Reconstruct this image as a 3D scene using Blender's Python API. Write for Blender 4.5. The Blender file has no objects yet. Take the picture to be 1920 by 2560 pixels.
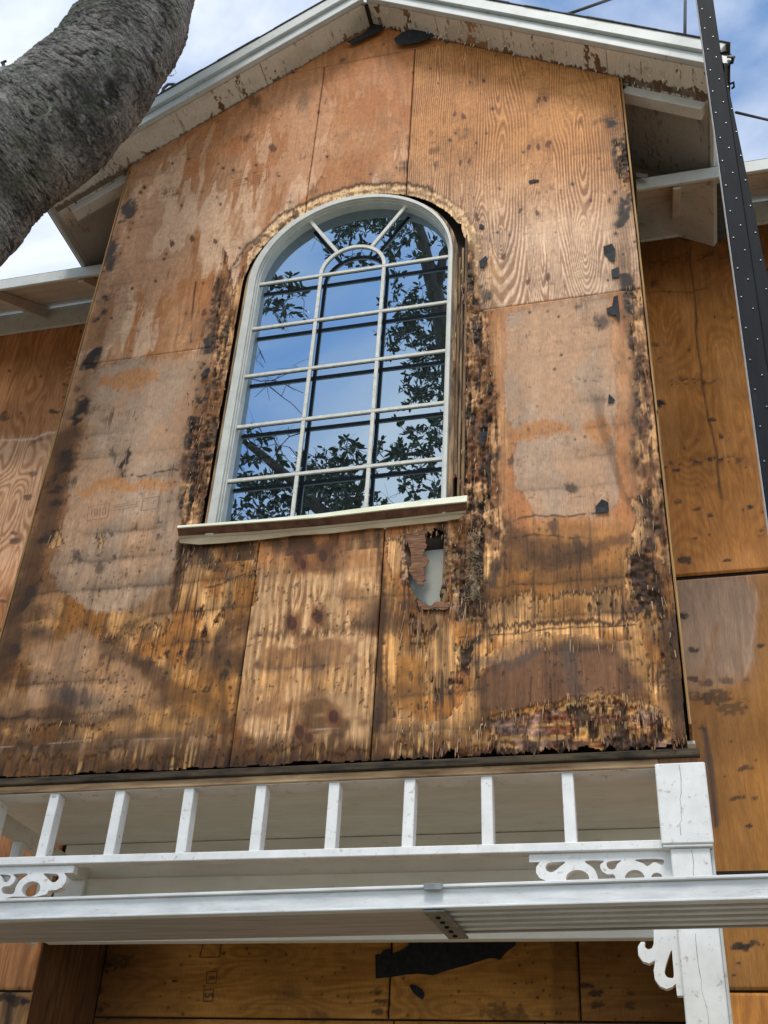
import bpy, bmesh, math, random
import numpy as np
from mathutils import Vector, Matrix

random.seed(7)
RNG = np.random.default_rng(7)
SC = bpy.context.scene
COL = SC.collection

# ------------------------------------------------------------------ camera
CAM = np.array([1.3391, -4.0385, -1.6702])
PITCH, YAW, ROLL, FPX = .5974, -.2813, .0643, 2815.0
_f = np.array([math.sin(YAW) * math.cos(PITCH), math.cos(YAW) * math.cos(PITCH), math.sin(PITCH)])
_r0 = np.array([math.cos(YAW), -math.sin(YAW), 0.0])
_u0 = np.cross(_r0, _f)
_r = math.cos(ROLL) * _r0 + math.sin(ROLL) * _u0
_u = -math.sin(ROLL) * _r0 + math.cos(ROLL) * _u0
cam_data = bpy.data.cameras.new('camera')
cam_data.sensor_fit = 'VERTICAL'
cam_data.sensor_height = 24.0
cam_data.lens = FPX / 2560 * 24.0
cam_data.clip_start = 0.05
cam_data.clip_end = 2000
cam = bpy.data.objects.new('camera', cam_data)
COL.objects.link(cam)
cam.matrix_world = Matrix(((_r[0], _u[0], -_f[0], CAM[0]), (_r[1], _u[1], -_f[1], CAM[1]),
                           (_r[2], _u[2], -_f[2], CAM[2]), (0, 0, 0, 1)))
SC.camera = cam

# ------------------------------------------------------------------ light
SUN_EL, SUN_AZ = math.radians(60), math.radians(176)     # azimuth clockwise from +Y: high in front of the house
SUN_STRENGTH, SUN_ANGLE, SKY_STRENGTH, EXPOSURE = 1.9, 16, 0.14, 0.55
SC.view_settings.view_transform = 'Standard'
SC.view_settings.look = 'None'
SC.view_settings.exposure = EXPOSURE
SC.view_settings.gamma = 1
SC.view_settings.use_curve_mapping = False
W = bpy.data.worlds.new('World')
SC.world = W
W.use_nodes = True
nt = W.node_tree
nt.nodes.clear()
out = nt.nodes.new('ShaderNodeOutputWorld')
bg = nt.nodes.new('ShaderNodeBackground')
bg.inputs['Strength'].default_value = SKY_STRENGTH
sky = nt.nodes.new('ShaderNodeTexSky')
sky.sky_type = 'NISHITA'
sky.sun_disc = False
sky.sun_elevation = SUN_EL
sky.sun_rotation = SUN_AZ
sky.dust_density = 0.35
sky.ozone_density = 1.6
tc = nt.nodes.new('ShaderNodeTexCoord')
mp = nt.nodes.new('ShaderNodeMapping')
mp.inputs['Scale'].default_value = (1.0, 1.6, 1.5)
mp.inputs['Rotation'].default_value = (0.2, 0.1, 0.55)
mp.inputs['Location'].default_value = (0.12, 0.55, 0.1)
nz = nt.nodes.new('ShaderNodeTexNoise')
nz.inputs['Scale'].default_value = 2.1
nz.inputs['Detail'].default_value = 7
nz.inputs['Roughness'].default_value = 0.52
nz.inputs['Distortion'].default_value = 0.35
rp = nt.nodes.new('ShaderNodeValToRGB')
rp.color_ramp.elements[0].position = 0.36
rp.color_ramp.elements[0].color = (0, 0, 0, 1)
rp.color_ramp.elements[1].position = 0.59
rp.color_ramp.elements[1].color = (1, 1, 1, 1)
mx = nt.nodes.new('ShaderNodeMix')
mx.data_type = 'RGBA'
mx.inputs[7].default_value = (6.4, 6.6, 6.9, 1)
nt.links.new(tc.outputs['Generated'], mp.inputs['Vector'])
nt.links.new(mp.outputs['Vector'], nz.inputs['Vector'])
nt.links.new(nz.outputs['Fac'], rp.inputs['Fac'])
nt.links.new(rp.outputs['Color'], mx.inputs[0])
tint = nt.nodes.new('ShaderNodeMix'); tint.data_type = 'RGBA'; tint.blend_type = 'MULTIPLY'
tint.inputs[0].default_value = 1.0
tint.inputs[7].default_value = (.62, .95, 1.12, 1)          # clearer, deeper air than the default atmosphere
nt.links.new(sky.outputs['Color'], tint.inputs[6])
nt.links.new(tint.outputs[2], mx.inputs[6])
nt.links.new(mx.outputs[2], bg.inputs['Color'])
nt.links.new(bg.outputs['Background'], out.inputs['Surface'])

sun_d = bpy.data.lights.new('sun', 'SUN')
sun_d.energy = SUN_STRENGTH
sun_d.angle = math.radians(SUN_ANGLE)
sun_d.color = (1.0, 0.95, 0.87)
sun = bpy.data.objects.new('sun', sun_d)
COL.objects.link(sun)
_sd = Vector((math.sin(SUN_AZ) * math.cos(SUN_EL), math.cos(SUN_AZ) * math.cos(SUN_EL), math.sin(SUN_EL)))
sun.rotation_euler = _sd.to_track_quat('Z', 'Y').to_euler()

# ------------------------------------------------------------------ survey helpers (photo measurements -> places)
def ray(px, py):
    return _f + (px - 960) / FPX * _r - (py - 1280) / FPX * _u
def hit(px, py, n, d):
    n = np.array(n, float); v = ray(px, py)
    return CAM + (d - n @ CAM) / (n @ v) * v
def atY(px, py, y=0.0): return hit(px, py, (0, 1, 0), y)
def atZ(px, py, z): return hit(px, py, (0, 0, 1), z)
def project(X, Y, Z):
    dx, dy, dz = X - CAM[0], Y - CAM[1], Z - CAM[2]
    w = dx * _f[0] + dy * _f[1] + dz * _f[2]
    return (960 + FPX * (dx * _r[0] + dy * _r[1] + dz * _r[2]) / w,
            1280 - FPX * (dx * _u[0] + dy * _u[1] + dz * _u[2]) / w)

# ------------------------------------------------------------------ numpy noise
_TAB = [np.random.default_rng(100 + i).random((256, 256)) for i in range(8)]
def vn(x, y, seed=0):
    t = _TAB[seed % 8]
    x = x + seed * 17.31; y = y + seed * 9.77
    xi = np.floor(x).astype(np.int64); yi = np.floor(y).astype(np.int64)
    fx = x - xi; fy = y - yi
    fx = fx * fx * (3 - 2 * fx); fy = fy * fy * (3 - 2 * fy)
    x0 = xi & 255; x1 = (xi + 1) & 255; y0 = yi & 255; y1 = (yi + 1) & 255
    a = t[x0, y0]; b = t[x1, y0]; c = t[x0, y1]; d = t[x1, y1]
    return a + (b - a) * fx + (c - a) * fy + (a - b - c + d) * fx * fy
def fbm(x, y, oct=4, seed=0, gain=.5):
    s = np.zeros_like(x); a = 1.0; tot = 0.0
    for o in range(oct):
        s += a * vn(x * 2.03 ** o, y * 2.03 ** o, seed + o); tot += a; a *= gain
    return s / tot
def ss(a, b, x):
    t = np.clip((x - a) / (b - a), 0, 1)
    return t * t * (3 - 2 * t)
def poly_sd(pts, U, V, pad=60):
    """signed distance (negative inside) to a polygon; far points get +pad"""
    P = np.array(pts, float)
    res = np.full(U.shape, float(pad))
    m = (U > P[:, 0].min() - pad) & (U < P[:, 0].max() + pad) & (V > P[:, 1].min() - pad) & (V < P[:, 1].max() + pad)
    if not m.any(): return res
    u, v = U[m], V[m]
    d = np.full(u.shape, 1e9); ins = np.zeros(u.shape, bool)
    for i in range(len(P)):
        a, b = P[i], P[(i + 1) % len(P)]
        e = b - a
        t = np.clip(((u - a[0]) * e[0] + (v - a[1]) * e[1]) / (e @ e + 1e-9), 0, 1)
        d = np.minimum(d, np.hypot(u - a[0] - t * e[0], v - a[1] - t * e[1]))
        c = (a[1] > v) != (b[1] > v)
        with np.errstate(divide='ignore', invalid='ignore'):
            xx = a[0] + (v - a[1]) * e[0] / (e[1] if abs(e[1]) > 1e-9 else 1e-9)
        ins ^= c & (u < xx)
    res[m] = np.minimum(np.where(ins, -d, d), pad)
    return res
def line_d(pts, U, V, pad=80):
    P = np.array(pts, float)
    d = np.full(U.shape, float(pad))
    m = (U > P[:, 0].min() - pad) & (U < P[:, 0].max() + pad) & (V > P[:, 1].min() - pad) & (V < P[:, 1].max() + pad)
    if not m.any(): return d
    u, v = U[m], V[m]; dd = np.full(u.shape, float(pad))
    for a, b in zip(P[:-1], P[1:]):
        e = b - a
        t = np.clip(((u - a[0]) * e[0] + (v - a[1]) * e[1]) / (e @ e + 1e-9), 0, 1)
        dd = np.minimum(dd, np.hypot(u - a[0] - t * e[0], v - a[1] - t * e[1]))
    d[m] = dd
    return d
def mixc(c, k, m):
    """mix colour array c (n,3) towards colour k by mask m"""
    k = np.array(k, float)
    return c + (k - c) * m[:, None]

# ------------------------------------------------------------------ materials
def nmat(name):
    m = bpy.data.materials.new(name)
    m.use_nodes = True
    n = m.node_tree
    return m, n, n.nodes['Principled BSDF']
def noise_node(n, scale, detail=4, vec=None, rough=.55):
    t = n.nodes.new('ShaderNodeTexNoise')
    t.inputs['Scale'].default_value = scale
    t.inputs['Detail'].default_value = detail
    t.inputs['Roughness'].default_value = rough
    if vec: n.links.new(vec, t.inputs['Vector'])
    return t
def obj_vec(n, scale):
    c = n.nodes.new('ShaderNodeTexCoord'); m = n.nodes.new('ShaderNodeMapping')
    m.inputs['Scale'].default_value = scale
    n.links.new(c.outputs['Object'], m.inputs['Vector'])
    return m.outputs['Vector']
def ramp(n, fac, stops):
    r = n.nodes.new('ShaderNodeValToRGB')
    e = r.color_ramp.elements
    while len(e) < len(stops): e.new(.5)
    for s, (p, c) in zip(e, stops):
        s.position = p; s.color = (*c, 1)
    n.links.new(fac, r.inputs['Fac'])
    return r.outputs['Color']
def mult(n, a, b, fac=1.0):
    x = n.nodes.new('ShaderNodeMix'); x.data_type = 'RGBA'; x.blend_type = 'MULTIPLY'
    x.inputs[0].default_value = fac
    n.links.new(a, x.inputs[6]); n.links.new(b, x.inputs[7])
    return x.outputs[2]
def bump(n, bsdf, h, strength=.3, dist=.004):
    b = n.nodes.new('ShaderNodeBump')
    b.inputs['Strength'].default_value = strength
    b.inputs['Distance'].default_value = dist
    n.links.new(h, b.inputs['Height'])
    n.links.new(b.outputs['Normal'], bsdf.inputs['Normal'])
def mat_attr(name, scale, lo=.72, hi=1.18, rough=.75, bstr=.35, bdist=.004, spec=.3):
    """surface whose own colour was stored per vertex, with fine procedural grain on top"""
    m, n, b = nmat(name)
    a = n.nodes.new('ShaderNodeAttribute'); a.attribute_name = 'Col'
    t = noise_node(n, 1.0, 5, obj_vec(n, scale))
    g = ramp(n, t.outputs['Fac'], [(.3, (lo,) * 3), (.7, (hi,) * 3)])
    n.links.new(mult(n, a.outputs['Color'], g), b.inputs['Base Color'])
    b.inputs['Roughness'].default_value = rough
    b.inputs['Specular IOR Level'].default_value = spec
    bump(n, b, t.outputs['Fac'], bstr, bdist)
    return m
def mat_noise(name, c1, c2, scale=(8, 8, 8), rough=.6, bstr=.2, metal=0.0, spec=.4, c3=None, s2=30):
    m, n, b = nmat(name)
    t = noise_node(n, 1.0, 6, obj_vec(n, scale), .6)
    col = ramp(n, t.outputs['Fac'], [(.35, c1), (.65, c2)])
    if c3:
        t2 = noise_node(n, 1.0, 8, obj_vec(n, tuple(q * s2 / 8 for q in scale)), .7)
        k = ramp(n, t2.outputs['Fac'], [(.58, (1, 1, 1)), (.69, c3)])
        col = mult(n, col, k)
    n.links.new(col, b.inputs['Base Color'])
    b.inputs['Roughness'].default_value = rough
    b.inputs['Metallic'].default_value = metal
    b.inputs['Specular IOR Level'].default_value = spec
    bump(n, b, t.outputs['Fac'], bstr)
    return m

M = {}
M['redply'] = mat_noise('torn_red_ply', (.075, .03, .016), (.27, .125, .06), (14, 14, 110), .85, .6)
M['ply'] = mat_attr('weathered_plywood', (260, 60, 22), .80, 1.16, .72, .5)
M['soffit'] = mat_attr('peeling_soffit_paint', (90, 40, 90), .9, 1.08, .6, .25)
M['bark'] = mat_attr('oak_bark', (70, 70, 70), .6, 1.35, .9, .8, .01)
M['white'] = mat_noise('white_paint', (.63, .625, .60), (.75, .74, .715), (9, 9, 9), .5, .12, c3=(.58, .52, .45), s2=34)
M['cream'] = mat_noise('cream_paint', (.56, .53, .47), (.66, .63, .57), (6, 6, 6), .6, .15, c3=(.55, .47, .38), s2=34)
M['ceiling'] = mat_noise('porch_ceiling_paint', (.66, .63, .56), (.76, .73, .66), (3, 12, 6), .65, .15, c3=(.86, .83, .78), s2=20)
M['trimwhite'] = mat_noise('pale_trim_paint', (.45, .465, .435), (.54, .55, .52), (7, 7, 7), .5, .12, c3=(.66, .60, .52), s2=26)
M['frame'] = mat_noise('window_frame_paint', (.47, .465, .42), (.56, .555, .50), (12, 12, 12), .45, .1, c3=(.82, .78, .7), s2=30)
M['muntin'] = mat_noise('lichened_muntin_paint', (.50, .49, .43), (.64, .62, .55), (30, 30, 30), .6, .3, c3=(.55, .52, .38), s2=20)
M['black'] = mat_noise('muntin_shade_black', (.012, .013, .015), (.022, .022, .025), (20, 20, 20), .6, .1)  # black that stands in for the unlit backs of the muntins
M['dark'] = mat_noise('dark_cavity_wood', (.010, .007, .005), (.028, .018, .011), (6, 6, 3), .9, .3)
M['felt'] = mat_noise('tar_felt', (.009, .010, .012), (.022, .023, .026), (40, 40, 40), .8, .5, c3=(.5, .5, .5), s2=20)
M['edge'] = mat_noise('plywood_edge', (.10, .05, .02), (.52, .30, .10), (260, 30, 3), .8, .3)
M['rawwood'] = mat_noise('raw_header_wood', (.16, .085, .04), (.50, .33, .17), (3.0, 14, 22), .75, .3, c3=(.5, .42, .36), s2=14)
M['buck'] = mat_noise('window_buck_wood', (.055, .03, .015), (.42, .27, .14), (40, 40, 5), .85, .5)
M['stud'] = mat_noise('rotten_stud', (.05, .028, .014), (.26, .15, .07), (120, 40, 6), .85, .8)
M['splinter'] = mat_noise('torn_splinter', (.11, .052, .022), (.46, .275, .14), (14, 14, 5), .8, .3)
M['board'] = mat_noise('wallboard', (.30, .295, .25), (.38, .37, .32), (5, 5, 5), .8, .1)
M['ink'] = mat_noise('stamp_ink', (.10, .055, .04), (.18, .10, .07), (60, 60, 60), .9, .0)
M['alu'] = mat_noise('aluminium', (.50, .505, .50), (.67, .675, .665), (5, 30, 30), .6, .12, metal=.12, c3=(.7, .7, .7), s2=30)
M['aludim'] = mat_noise('dull_aluminium', (.34, .31, .29), (.45, .42, .40), (3, 60, 20), .55, .12, metal=.35)
M['steel'] = mat_noise('grey_steel', (.16, .17, .17), (.26, .27, .26), (20, 20, 20), .5, .3, metal=.5, c3=(.6, .45, .35), s2=20)
M['rubber'] = mat_noise('black_rubber', (.0045, .006, .0085), (.010, .012, .016), (20, 20, 3), .7, .25, spec=.12, c3=(1.8, 1.8, 1.8), s2=24)
M['screw'] = mat_noise('screw_head', (.12, .13, .14), (.2, .21, .21), (30, 30, 30), .4, .1, metal=.8)
M['cable'] = mat_noise('dark_cable', (.02, .02, .022), (.04, .04, .045), (20, 20, 20), .6, .1)
M['shingle'] = mat_noise('asphalt_shingle', (.05, .05, .048), (.11, .105, .10), (40, 40, 40), .95, .6)
M['leaf'] = mat_noise('oak_leaf', (.035, .065, .022), (.085, .13, .045), (3, 3, 3), .42, .1, spec=.5)
M['twig'] = mat_noise('twig_bark', (.10, .085, .07), (.20, .18, .15), (20, 20, 20), .9, .4)
M['grass'] = mat_noise('dry_lawn', (.17, .155, .11), (.27, .25, .19), (1.2, 1.2, 1.2), .95, .5, c3=(.7, .7, .6), s2=40)
M['red'] = mat_noise('sill_underside_red', (.085, .032, .020), (.19, .085, .050), (20, 20, 20), .7, .2)
M['sill'] = mat_noise('sill_metal_cream', (.36, .265, .15), (.50, .39, .24), (4, 20, 20), .45, .12, c3=(.75, .7, .5), s2=24)
M['lip'] = mat_noise('sill_lip_yellowed', (.66, .66, .44), (.80, .79, .64), (9, 20, 20), .5, .1)
M['moss'] = mat_noise('grey_lichen', (.16, .18, .13), (.30, .31, .26), (30, 30, 30), .95, .5)
M['nest'] = mat_noise('nest_straw', (.09, .055, .028), (.40, .30, .19), (25, 25, 25), .9, .2)

def glass_mat():
    m = bpy.data.materials.new('coated_window_glass'); m.use_nodes = True
    n = m.node_tree; n.nodes.clear()
    o = n.nodes.new('ShaderNodeOutputMaterial')
    g = n.nodes.new('ShaderNodeBsdfGlossy'); g.inputs['Roughness'].default_value = .0
    g.inputs['Color'].default_value = (.66, .84, 1.0, 1)
    d = n.nodes.new('ShaderNodeBsdfDiffuse'); d.inputs['Color'].default_value = (.012, .014, .018, 1)
    mixs = n.nodes.new('ShaderNodeMixShader')
    lw = n.nodes.new('ShaderNodeFresnel'); lw.inputs['IOR'].default_value = 2.3
    t = noise_node(n, 2.0, 2)
    cb = n.nodes.new('ShaderNodeTexCoord'); n.links.new(cb.outputs['Object'], t.inputs['Vector'])
    b = n.nodes.new('ShaderNodeBump'); b.inputs['Strength'].default_value = .05; b.inputs['Distance'].default_value = .02
    n.links.new(t.outputs['Fac'], b.inputs['Height']); n.links.new(b.outputs['Normal'], g.inputs['Normal'])
    mu = n.nodes.new('ShaderNodeMath'); mu.operation = 'MULTIPLY_ADD'
    mu.inputs[1].default_value = 1.0; mu.inputs[2].default_value = .30; mu.use_clamp = True
    n.links.new(lw.outputs['Fac'], mu.inputs[0])
    n.links.new(mu.outputs[0], mixs.inputs['Fac'])
    n.links.new(d.outputs[0], mixs.inputs[1]); n.links.new(g.outputs[0], mixs.inputs[2])
    n.links.new(mixs.outputs[0], o.inputs['Surface'])
    return m
M['glass'] = glass_mat()

# ------------------------------------------------------------------ object helpers
def empty(name, loc, label, cat, group=None):
    o = bpy.data.objects.new(name, None); COL.objects.link(o)
    o.location = loc; o.empty_display_size = .1
    o['label'] = label; o['category'] = cat
    if group: o['group'] = group
    return o
def link(name, me, mat, parent=None, label=None, kind=None):
    o = bpy.data.objects.new(name, me); COL.objects.link(o)
    if mat: me.materials.append(M[mat])
    if parent:
        o.parent = parent
        q = parent; off = Vector((0, 0, 0))
        while q: off += q.location; q = q.parent
        o.location = -off                      # geometry is in world coordinates, every ancestor is unrotated
    if label: o['label'] = label
    if kind: o['kind'] = kind
    return o
def sub(name, me, mat, parent, **k):           # child of a part whose own origin cancels back to the world origin
    o = bpy.data.objects.new(name, me); COL.objects.link(o)
    if mat: me.materials.append(M[mat])
    o.parent = parent
    for a, b in k.items(): o[a] = b
    return o
def mesh_of(verts, faces, name='mesh', smooth=False):
    me = bpy.data.meshes.new(name)
    me.from_pydata([tuple(map(float, v)) for v in verts], [], faces)
    me.update()
    if smooth:
        me.polygons.foreach_set('use_smooth', [True] * len(me.polygons))
    return me
def bm_mesh(bm, name='mesh', smooth=False):
    bmesh.ops.recalc_face_normals(bm, faces=bm.faces)
    me = bpy.data.meshes.new(name); bm.to_mesh(me); bm.free()
    if smooth: me.polygons.foreach_set('use_smooth', [True] * len(me.polygons))
    return me
BOXF = [(0, 1, 3, 2), (4, 6, 7, 5), (0, 4, 5, 1), (2, 3, 7, 6), (0, 2, 6, 4), (1, 5, 7, 3)]
def add_hex(bm, c):
    vs = [bm.verts.new(tuple(map(float, p))) for p in c]
    for f in BOXF: bm.faces.new([vs[i] for i in f])
def box_me(x0, x1, y0, y1, z0, z1, bev=.003):
    bm = bmesh.new()
    add_hex(bm, [(x, y, z) for x in (x0, x1) for y in (y0, y1) for z in (z0, z1)])
    if bev:
        bmesh.ops.recalc_face_normals(bm, faces=bm.faces)
        bmesh.ops.bevel(bm, geom=list(bm.edges), offset=bev, segments=1, affect='EDGES')
    return bm_mesh(bm)
def hex_me(c, bev=.003):
    bm = bmesh.new(); add_hex(bm, c)
    if bev:
        bmesh.ops.recalc_face_normals(bm, faces=bm.faces)
        bmesh.ops.bevel(bm, geom=list(bm.edges), offset=bev, segments=1, affect='EDGES')
    return bm_mesh(bm)
def prism_me(outline, holes, y0, y1):
    """flat shape in the XZ plane with holes, extruded from y0 to y1 (filled by triangulation)"""
    bm = bmesh.new()
    loops = []
    for L in [outline] + holes:
        vs = [bm.verts.new((float(x), y0, float(z))) for x, z in L]
        es = [bm.edges.new((vs[i], vs[(i + 1) % len(vs)])) for i in range(len(vs))]
        loops.append((vs, es))
    res = bmesh.ops.triangle_fill(bm, use_beauty=True, edges=[e for _, es in loops for e in es])
    faces = [g for g in res['geom'] if isinstance(g, bmesh.types.BMFace)]
    ex = bmesh.ops.extrude_face_region(bm, geom=faces)
    bmesh.ops.translate(bm, vec=(0, y1 - y0, 0), verts=[g for g in ex['geom'] if isinstance(g, bmesh.types.BMVert)])
    return bm_mesh(bm)
def tube_vf(pts, rad, n=8, V=None, F=None):
    V = [] if V is None else V; F = [] if F is None else F
    pts = [Vector(p) for p in pts]
    b = len(V)
    up = Vector((.13, .2, .97))
    for i, p in enumerate(pts):
        d = (pts[min(i + 1, len(pts) - 1)] - pts[max(i - 1, 0)]).normalized()
        s = d.cross(up).normalized() if abs(d.dot(up)) < .98 else d.cross(Vector((1, 0, 0))).normalized()
        t = s.cross(d)
        r = rad[i] if hasattr(rad, '__len__') else rad
        for k in range(n):
            a = 2 * math.pi * k / n
            V.append(p + (s * math.cos(a) + t * math.sin(a)) * r)
    for i in range(len(pts) - 1):
        for k in range(n):
            k2 = (k + 1) % n
            F.append((b + i * n + k, b + i * n + k2, b + (i + 1) * n + k2, b + (i + 1) * n + k))
    F.append(tuple(b + k for k in range(n - 1, -1, -1)))
    e = b + (len(pts) - 1) * n
    F.append(tuple(e + k for k in range(n)))
    return V, F
def tube_me(pts, rad, n=8, smooth=True):
    V, F = tube_vf(pts, rad, n)
    return mesh_of(V, F, smooth=smooth)
def grid_me(P, nx, nz, col=None, keep=None, flip=False, smooth=False):
    """P: (nz*nx,3) points row-major (z rows); keep: per-quad mask (nz-1, nx-1)"""
    i = np.arange((nz - 1) * nx).reshape(nz - 1, nx)[:, :-1]
    q = np.stack([i, i + 1, i + nx + 1, i + nx], -1)
    if flip: q = q[..., ::-1]
    if keep is not None: q = q[keep]
    q = q.reshape(-1, 4)
    used = np.unique(q)
    rm = np.full(nx * nz, -1); rm[used] = np.arange(len(used))
    q = rm[q]; P = P[used]
    me = bpy.data.meshes.new('mesh')
    me.vertices.add(len(P)); me.vertices.foreach_set('co', P.astype(np.float32).ravel())
    me.loops.add(q.size); me.loops.foreach_set('vertex_index', q.astype(np.int32).ravel())
    me.polygons.add(len(q))
    me.polygons.foreach_set('loop_start', np.arange(0, q.size, 4, dtype=np.int32))
    me.polygons.foreach_set('loop_total', np.full(len(q), 4, dtype=np.int32))
    if smooth: me.polygons.foreach_set('use_smooth', np.ones(len(q), bool))
    me.update(calc_edges=True)
    if col is not None:
        a = me.color_attributes.new('Col', 'FLOAT_COLOR', 'POINT')
        c = np.ones((len(P), 4), np.float32); c[:, :3] = np.clip(col[used], .004, .9)
        a.data.foreach_set('color', c.ravel())
    return me

# ------------------------------------------------------------------ dimensions of the place (metres)
XL, XA, XB, XR = -1.635, -.413, .179, 1.400         # gable wall edges and plywood seams
GX, ZAP, SL = -.118, 5.056, .664                    # ridge position, apex of the soffit plane, roof slope
ZH = 2.368                                          # horizontal seam
ZTOP = 4.708                                        # seam below the apex piece
WX, WZ, WR = -.0945, 2.799, .5285                   # window centre, spring line, half width of the glass
YM = 1.10                                           # main wall
YA = 1.75                                           # back of the porch alcove
ZG = -3.3                                           # ground
def roof_z(x): return ZAP - SL * np.abs(x - GX)

# ------------------------------------------------------------------ ground
gv = [(-400, -400, ZG), (400, -400, ZG), (400, 400, ZG), (-400, 400, ZG)]
g = link('ground', mesh_of(gv, [(0, 1, 2, 3)]), 'grass'); g['kind'] = 'structure'
g['label'] = 'worn lawn in front of the house'

house = empty('house', (0, 0, ZG), 'old house with stripped rotting plywood gable, arched window and peeling white eaves', 'house')

# ------------------------------------------------------------------ painting weathered plywood
ORANGE, TAN, PALE = (.45, .188, .078), (.51, .290, .165), (.56, .38, .26)
GREY, STRAW, BROWN = (.375, .275, .205), (.58, .343, .178), (.215, .095, .034)
RED, DARK, BLUEBLK = (.20, .075, .038), (.055, .028, .014), (.052, .036, .028)

NAILS = None
def rings(X, Z):
    """nested cathedral figure of a rotary-cut face veneer"""
    xw = X + .035 * (fbm(X * 2.5, Z * 1.1, 3, 2) - .5) + .012 * (fbm(X * 9, Z * 3.3, 3, 5) - .5)
    h = np.full(X.shape, 9.0)
    for (px, py, a, b) in CATH:
        c = atY(px, py)
        dz = np.maximum(np.abs(Z - c[2] + .012 * np.sin(X * 90)) - b * .35, 0) / (b * .85)
        d = np.sqrt(((xw - c[0]) / (a * .72)) ** 2 + dz ** 2.2)
        h = -np.log(np.exp(-7 * h) + np.exp(-7 * d)) / 7
    return h + .22 * fbm(X * 3, Z * .8, 3, 6)
CATH = [(1252, 425, .060, .40), (1457, 372, .058, .36), (1155, 300, .030, .75), (1352, 400, .026, .80), (1250, 590, .034, .10),
        (1462, 600, .034, .16), (1085, 300, .045, .9), (1352, 600, .030, .30), (1545, 400, .040, 1.0), (1200, 640, .030, .2), (1420, 190, .05, .3), (1240, 190, .045, .34)]

def window_sd(X, Z, rx, rz):
    """distance-like measure outside an arched opening (metres, negative inside)"""
    dx = np.abs(X - WX)
    up = Z > WZ
    r = np.sqrt((dx / rx) ** 2 + ((Z - WZ) / rz) ** 2)
    return np.where(up, (r - 1) * min(rx, rz), dx - rx) + np.where(X < WX, .026, .030) * np.where(up, np.clip(dx / rx, 0, 1) ** 2, 1)

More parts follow.
